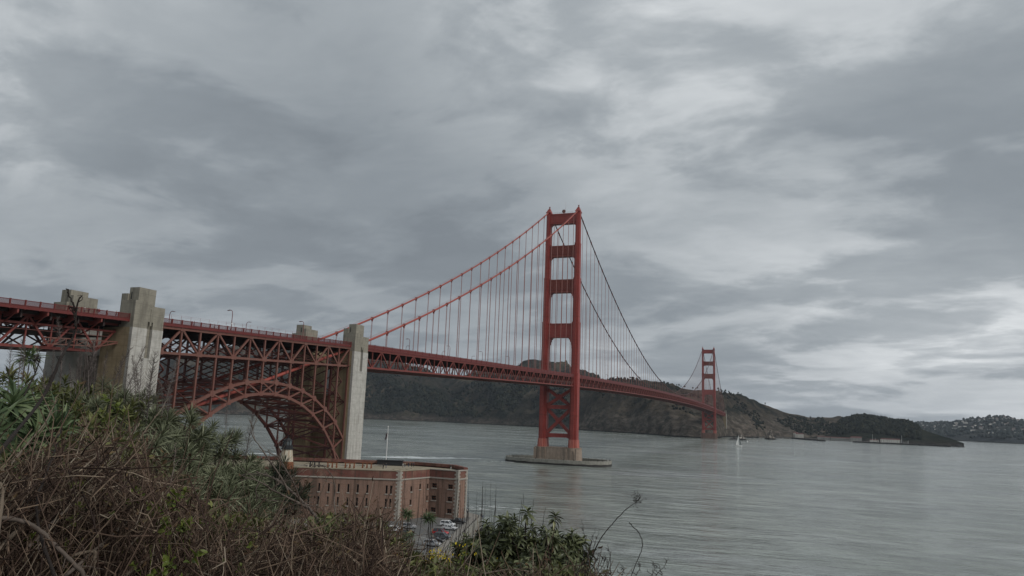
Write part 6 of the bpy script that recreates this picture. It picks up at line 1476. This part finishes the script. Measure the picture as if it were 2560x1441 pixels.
branch('bare_shrub', [([(862, 1470, 3.2), (850, 1400, 3.3), (836, 1350, 3.4), (800, 1305, 3.5), (770, 1270, 3.6), (735, 1235, 3.7), (700, 1205, 3.8), (670, 1190, 3.9), (640, 1180, 3.9)], 0.0105, 0.0025),
                      ([(770, 1270, 3.6), (720, 1245, 3.6), (680, 1225, 3.6), (650, 1205, 3.6), (600, 1188, 3.6)], 0.006, 0.0015), ([(720, 1228, 3.7), (700, 1190, 3.7), (672, 1150, 3.7), (655, 1125, 3.7), (632, 1090, 3.7), (630, 1072, 3.7)], 0.005, 0.0012),
                      ([(750, 1250, 3.65), (735, 1210, 3.6), (718, 1180, 3.6), (700, 1150, 3.6), (690, 1140, 3.6), (660, 1128, 3.6)], 0.004, 0.0012), ([(680, 1225, 3.6), (690, 1215, 3.6), (710, 1205, 3.6), (740, 1200, 3.6)], 0.003, 0.0012),
                      ([(836, 1350, 3.4), (840, 1300, 3.4), (835, 1250, 3.5), (838, 1220, 3.5), (830, 1190, 3.5), (812, 1170, 3.5), (800, 1163, 3.5), (780, 1165, 3.5)], 0.004, 0.001), ([(650, 1205, 3.6), (640, 1225, 3.6), (650, 1245, 3.6), (720, 1255, 3.6)], 0.003, 0.0012),
                      ([(850, 1400, 3.3), (870, 1340, 3.3), (862, 1300, 3.3), (850, 1280, 3.3)], 0.004, 0.0012)], M['stem_grey'], 'bare grey-brown shrub with forked branches before the fort wall', 'shrub', twigs=10)
branch('arching_stem', [([(548, 1248, 3.3), (600, 1300, 3.2), (660, 1345, 3.1), (700, 1370, 3.0), (770, 1385, 3.0), (830, 1410, 3.0), (860, 1445, 3.0)], 0.0028, 0.0038), ([(600, 1300, 3.2), (560, 1285, 3.2), (520, 1270, 3.2)], 0.002, 0.001)], M['stem_tan'], 'thin tan stem arching down to the bottom edge below the bare shrub', 'stem', twigs=8)
for pts, r0, r1, lab, mt_ in [([(-20, 1395, 2.2), (40, 1330, 2.3), (100, 1275, 2.4), (160, 1235, 2.5), (230, 1190, 2.7), (300, 1120, 2.9), (350, 1060, 3.1)], 0.0062, 0.002, 'longest pale stem slanting up from the lower left corner', 'stem_tan'),
        ([(-20, 1295, 2.2), (40, 1300, 2.2), (90, 1320, 2.2), (140, 1365, 2.2), (200, 1425, 2.2), (230, 1460, 2.2)], 0.006, 0.0055, 'thick stem curving down to the right in the lower left corner', 'stem_grey'),
        ([(180, 1390, 2.3), (210, 1382, 2.3), (233, 1380, 2.3), (238, 1400, 2.3), (232, 1460, 2.3)], 0.0045, 0.005, 'hooked pale stem at the bottom edge', 'stem_tan'), ([(290, 1460, 2.3), (350, 1410, 2.4), (420, 1365, 2.6), (480, 1330, 2.8), (520, 1290, 2.9)], 0.0055, 0.0018, 'pale straight stem rising right from the bottom edge', 'stem_tan'),
        ([(0, 1200, 2.6), (60, 1120, 2.8), (110, 1060, 3.0), (145, 990, 3.1)], 0.004, 0.0015, 'pale stem leaning over the bright rosette plant', 'stem_tan'), ([(70, 1370, 2.3), (150, 1290, 2.4), (210, 1240, 2.6), (290, 1160, 2.9), (330, 1095, 3.2)], 0.0055, 0.002, 'brown stem running beside the longest pale stem', 'stem_grey'),
        ([(130, 1470, 2.2), (210, 1400, 2.3), (290, 1330, 2.5), (340, 1290, 2.7), (400, 1250, 2.9)], 0.005, 0.002, 'brown stem below the longest pale stem', 'stem_grey'), ([(310, 1210, 3.0), (325, 1160, 3.1), (340, 1110, 3.2), (420, 1000, 3.6)], 0.003, 0.0012, 'upright pale stem in the brush left of the echium bushes', 'stem_tan'),
        ([(400, 1320, 2.7), (410, 1270, 2.8), (430, 1190, 2.9), (440, 1110, 3.0)], 0.004, 0.0015, 'upright grey stem above the brightest weed', 'stem_grey'), ([(140, 1450, 2.1), (100, 1330, 2.2), (95, 1240, 2.3), (130, 1150, 2.5), (155, 1070, 2.7)], 0.0045, 0.002, 'dark stem crossing the pale ones at lower left', 'stem_dark'),
        ([(-10, 1360, 2.0), (6, 1240, 2.1), (0, 1215, 2.1), (-10, 1205, 2.1)], 0.005, 0.004, 'hooked stem tip at the left picture edge', 'stem_tan'), ([(560, 1455, 2.8), (640, 1400, 2.9), (700, 1350, 3.0), (690, 1290, 3.1), (705, 1270, 3.1)], 0.0035, 0.0012, 'curved brown stem in the brush below the cypress', 'stem_grey'),
        ([(660, 1360, 3.2), (690, 1290, 3.3), (730, 1262, 3.3), (790, 1265, 3.3)], 0.0026, 0.001, 'thin stem bowing right under the bare shrub', 'stem_grey'), ([(545, 1378, 3.0), (600, 1372, 3.0), (680, 1365, 3.1), (720, 1372, 3.1), (760, 1380, 3.1)], 0.0028, 0.0012, 'level thin stem crossing the arching tan one', 'stem_tan'),
        ([(1210, 1435, 2.7), (1245, 1428, 2.7), (1280, 1424, 2.7), (1330, 1430, 2.7)], 0.003, 0.002, 'pale twig bowed along the bottom edge under the evergreen shrubs', 'stem_tan'), ([(790, 1300, 4.0), (800, 1240, 4.0), (815, 1200, 4.0), (806, 1180, 4.0), (780, 1172, 4.0), (745, 1180, 4.0)], 0.002, 0.0008, 'wispy drooping stem before the fort parapet', 'stem_tan')]:
    branch('dry_stem', [(pts, r0, r1)], M[mt_], lab, 'stem', twigs=7)
# seed-head stem and bare twigs over the water at right
sh = branch('seed_head_stem', [([(1478, 1400, 3.6), (1500, 1350, 3.6), (1540, 1300, 3.6), (1570, 1270, 3.6), (1588, 1258, 3.6)], 0.0030, 0.0012)] +
       [([(1588, 1258, 3.6), (1594+dx, 1248+dy, 3.6), (1594+2*dx, 1240+2*dy, 3.6)], 0.0010, 0.0007) for dx, dy in ((-5, -4), (0, -8), (6, -3), (8, 4), (4, 8), (-4, 5), (3, -1))], M['stem_dark'], 'slanting stem with branched seed head over the open water', 'stem')
r = np.random.default_rng(9); c_ = np.array([at(1594+x, 1248+y, 3.6+z) for x, y, z in r.normal(0, [9, 9, .02], (34, 3))]); tv, tf = LUMPS[0]; V, F = np_inst(tv, tf, np.tile(np.eye(3), (34, 1, 1)), r.uniform(.0022, .0045, 34), c_); np_mesh('seeds', V, F, M['stem_dark'], sh)
branch('bowed_stem', [([(1570, 1460, 3.5), (1590, 1410, 3.5), (1604, 1375, 3.5), (1605, 1350, 3.5), (1592, 1325, 3.5), (1572, 1306, 3.5)], 0.0016, 0.0022)], M['stem_dark'], 'thin stem bowed in a half circle over the open water', 'stem')
k = 0
for x0, x1, y1 in [(1445, 1490, 1320), (1450, 1500, 1325), (1452, 1480, 1345), (1460, 1505, 1375), (1455, 1502, 1390), (1480, 1512, 1385), (1490, 1515, 1392), (1525, 1520, 1362), (1515, 1514, 1390), (1440, 1465, 1365), (1640, 1672, 1395), (1655, 1640, 1412), (1630, 1634, 1405), (1590, 1600, 1408), (1555, 1556, 1418), (1470, 1455, 1300)]:
    branch('bare_twig', [([(x0-10, 1480, 3.4), (x0, 1440, 3.4), ((x0+x1)/2+3, (1440+y1)/2, 3.45), (x1, y1, 3.5)], 0.0022, 0.0007)], M['stem_dark'], 'thin dark bare twig at the lower right beside the evergreen shrubs', 'twig', 'bare twigs at the lower right', twigs=5, tl=0.04)
# tall thin dry stems before the cars
random.seed(5)
for k in range(34):
    px = random.choice([random.uniform(985, 1130), random.uniform(1130, 1245)]); top = random.uniform(1185, 1290) if px < 1215 else random.uniform(1190, 1260); d = random.uniform(6.0, 8.5); ln = random.gauss(14, 9)
    branch('tall_dry_stem', [([(px-ln*1.3, 1400, d), (px-ln*0.7, 1345, d), (px-ln*0.2, (top+1345)/2, d), (px, top, d)], 0.0030, 0.0011)], M['stem_dark'], 'tall thin dark dry stem in the stand before the parked cars', 'stem', 'dry stems before the parked cars')
for px, top in [(1310, 1235), (1335, 1248), (1365, 1268), (1305, 1250)]:
    branch('tall_dry_stem', [([(px-12, 1340, 4.4), (px-5, 1290, 4.4), (px, top, 4.4)], 0.0022, 0.001)], M['stem_dark'], 'dry stem poking out of the top of the evergreen shrubs', 'stem', 'dry stems in the evergreen shrubs')
# grey plumes standing above the left shrubs
for k, (px, top, bot, d) in enumerate([(28, 872, 960, 6.2), (52, 858, 960, 6.0), (62, 880, 960, 6.4), (160, 812, 905, 5.0), (157, 880, 960, 5.2), (196, 888, 965, 5.6), (205, 900, 965, 6.0), (228, 870, 962, 5.4), (240, 900, 965, 6.0), (262, 895, 965, 6.2), (215, 905, 970, 5.8), (345, 905, 985, 5.6), (355, 912, 985, 5.8), (300, 908, 975, 6.0), (400, 955, 1010, 6.2), (412, 965, 1020, 6.2), (135, 890, 965, 5.8), (90, 880, 960, 6.4), (425, 985, 1030, 6.0), (184, 920, 975, 5.6), (318, 930, 985, 6.0), (570, 1020, 1075, 7.6)]):
    a, b = at(px, top, d), at(px-8, bot+20, d); o = bpy.data.objects.new('dried_plume', SPIKES[k % 4]); COL.objects.link(o); o.location = b; s = float(np.linalg.norm(a-b))*1.15
    o.rotation_euler = Vector(a-b).to_track_quat('Z', 'Y').to_euler(); o.scale = (s*0.95, s*0.95, s); tag(o, 'grey dried flower plume standing above the left shrubs', 'plume', 'dried plumes above the left shrubs')

# ================================================================== AIR
def haze():
    mt = bpy.data.materials.new('pale_haze'); mt.use_nodes = True; t = NT(mt.node_tree); t.n.clear()
    o = t.new('ShaderNodeOutputMaterial'); v = t.new('ShaderNodeVolumePrincipled')
    v.inputs['Color'].default_value = (0.80, 0.89, 1.0, 1); v.inputs['Density'].default_value = HAZE; v.inputs['Anisotropy'].default_value = 0.2
    t.l.new(v.outputs[0], o.inputs['Volume'])
    mb = MB(); mb.box(-15000, 15000, -15000, 15000, -8, 520); tag(mb.build('haze', mt), 'thin pale sea haze over the whole strait', 'haze', kind='stuff')
HAZE = 3.4e-5
if HAZE > 0: haze()
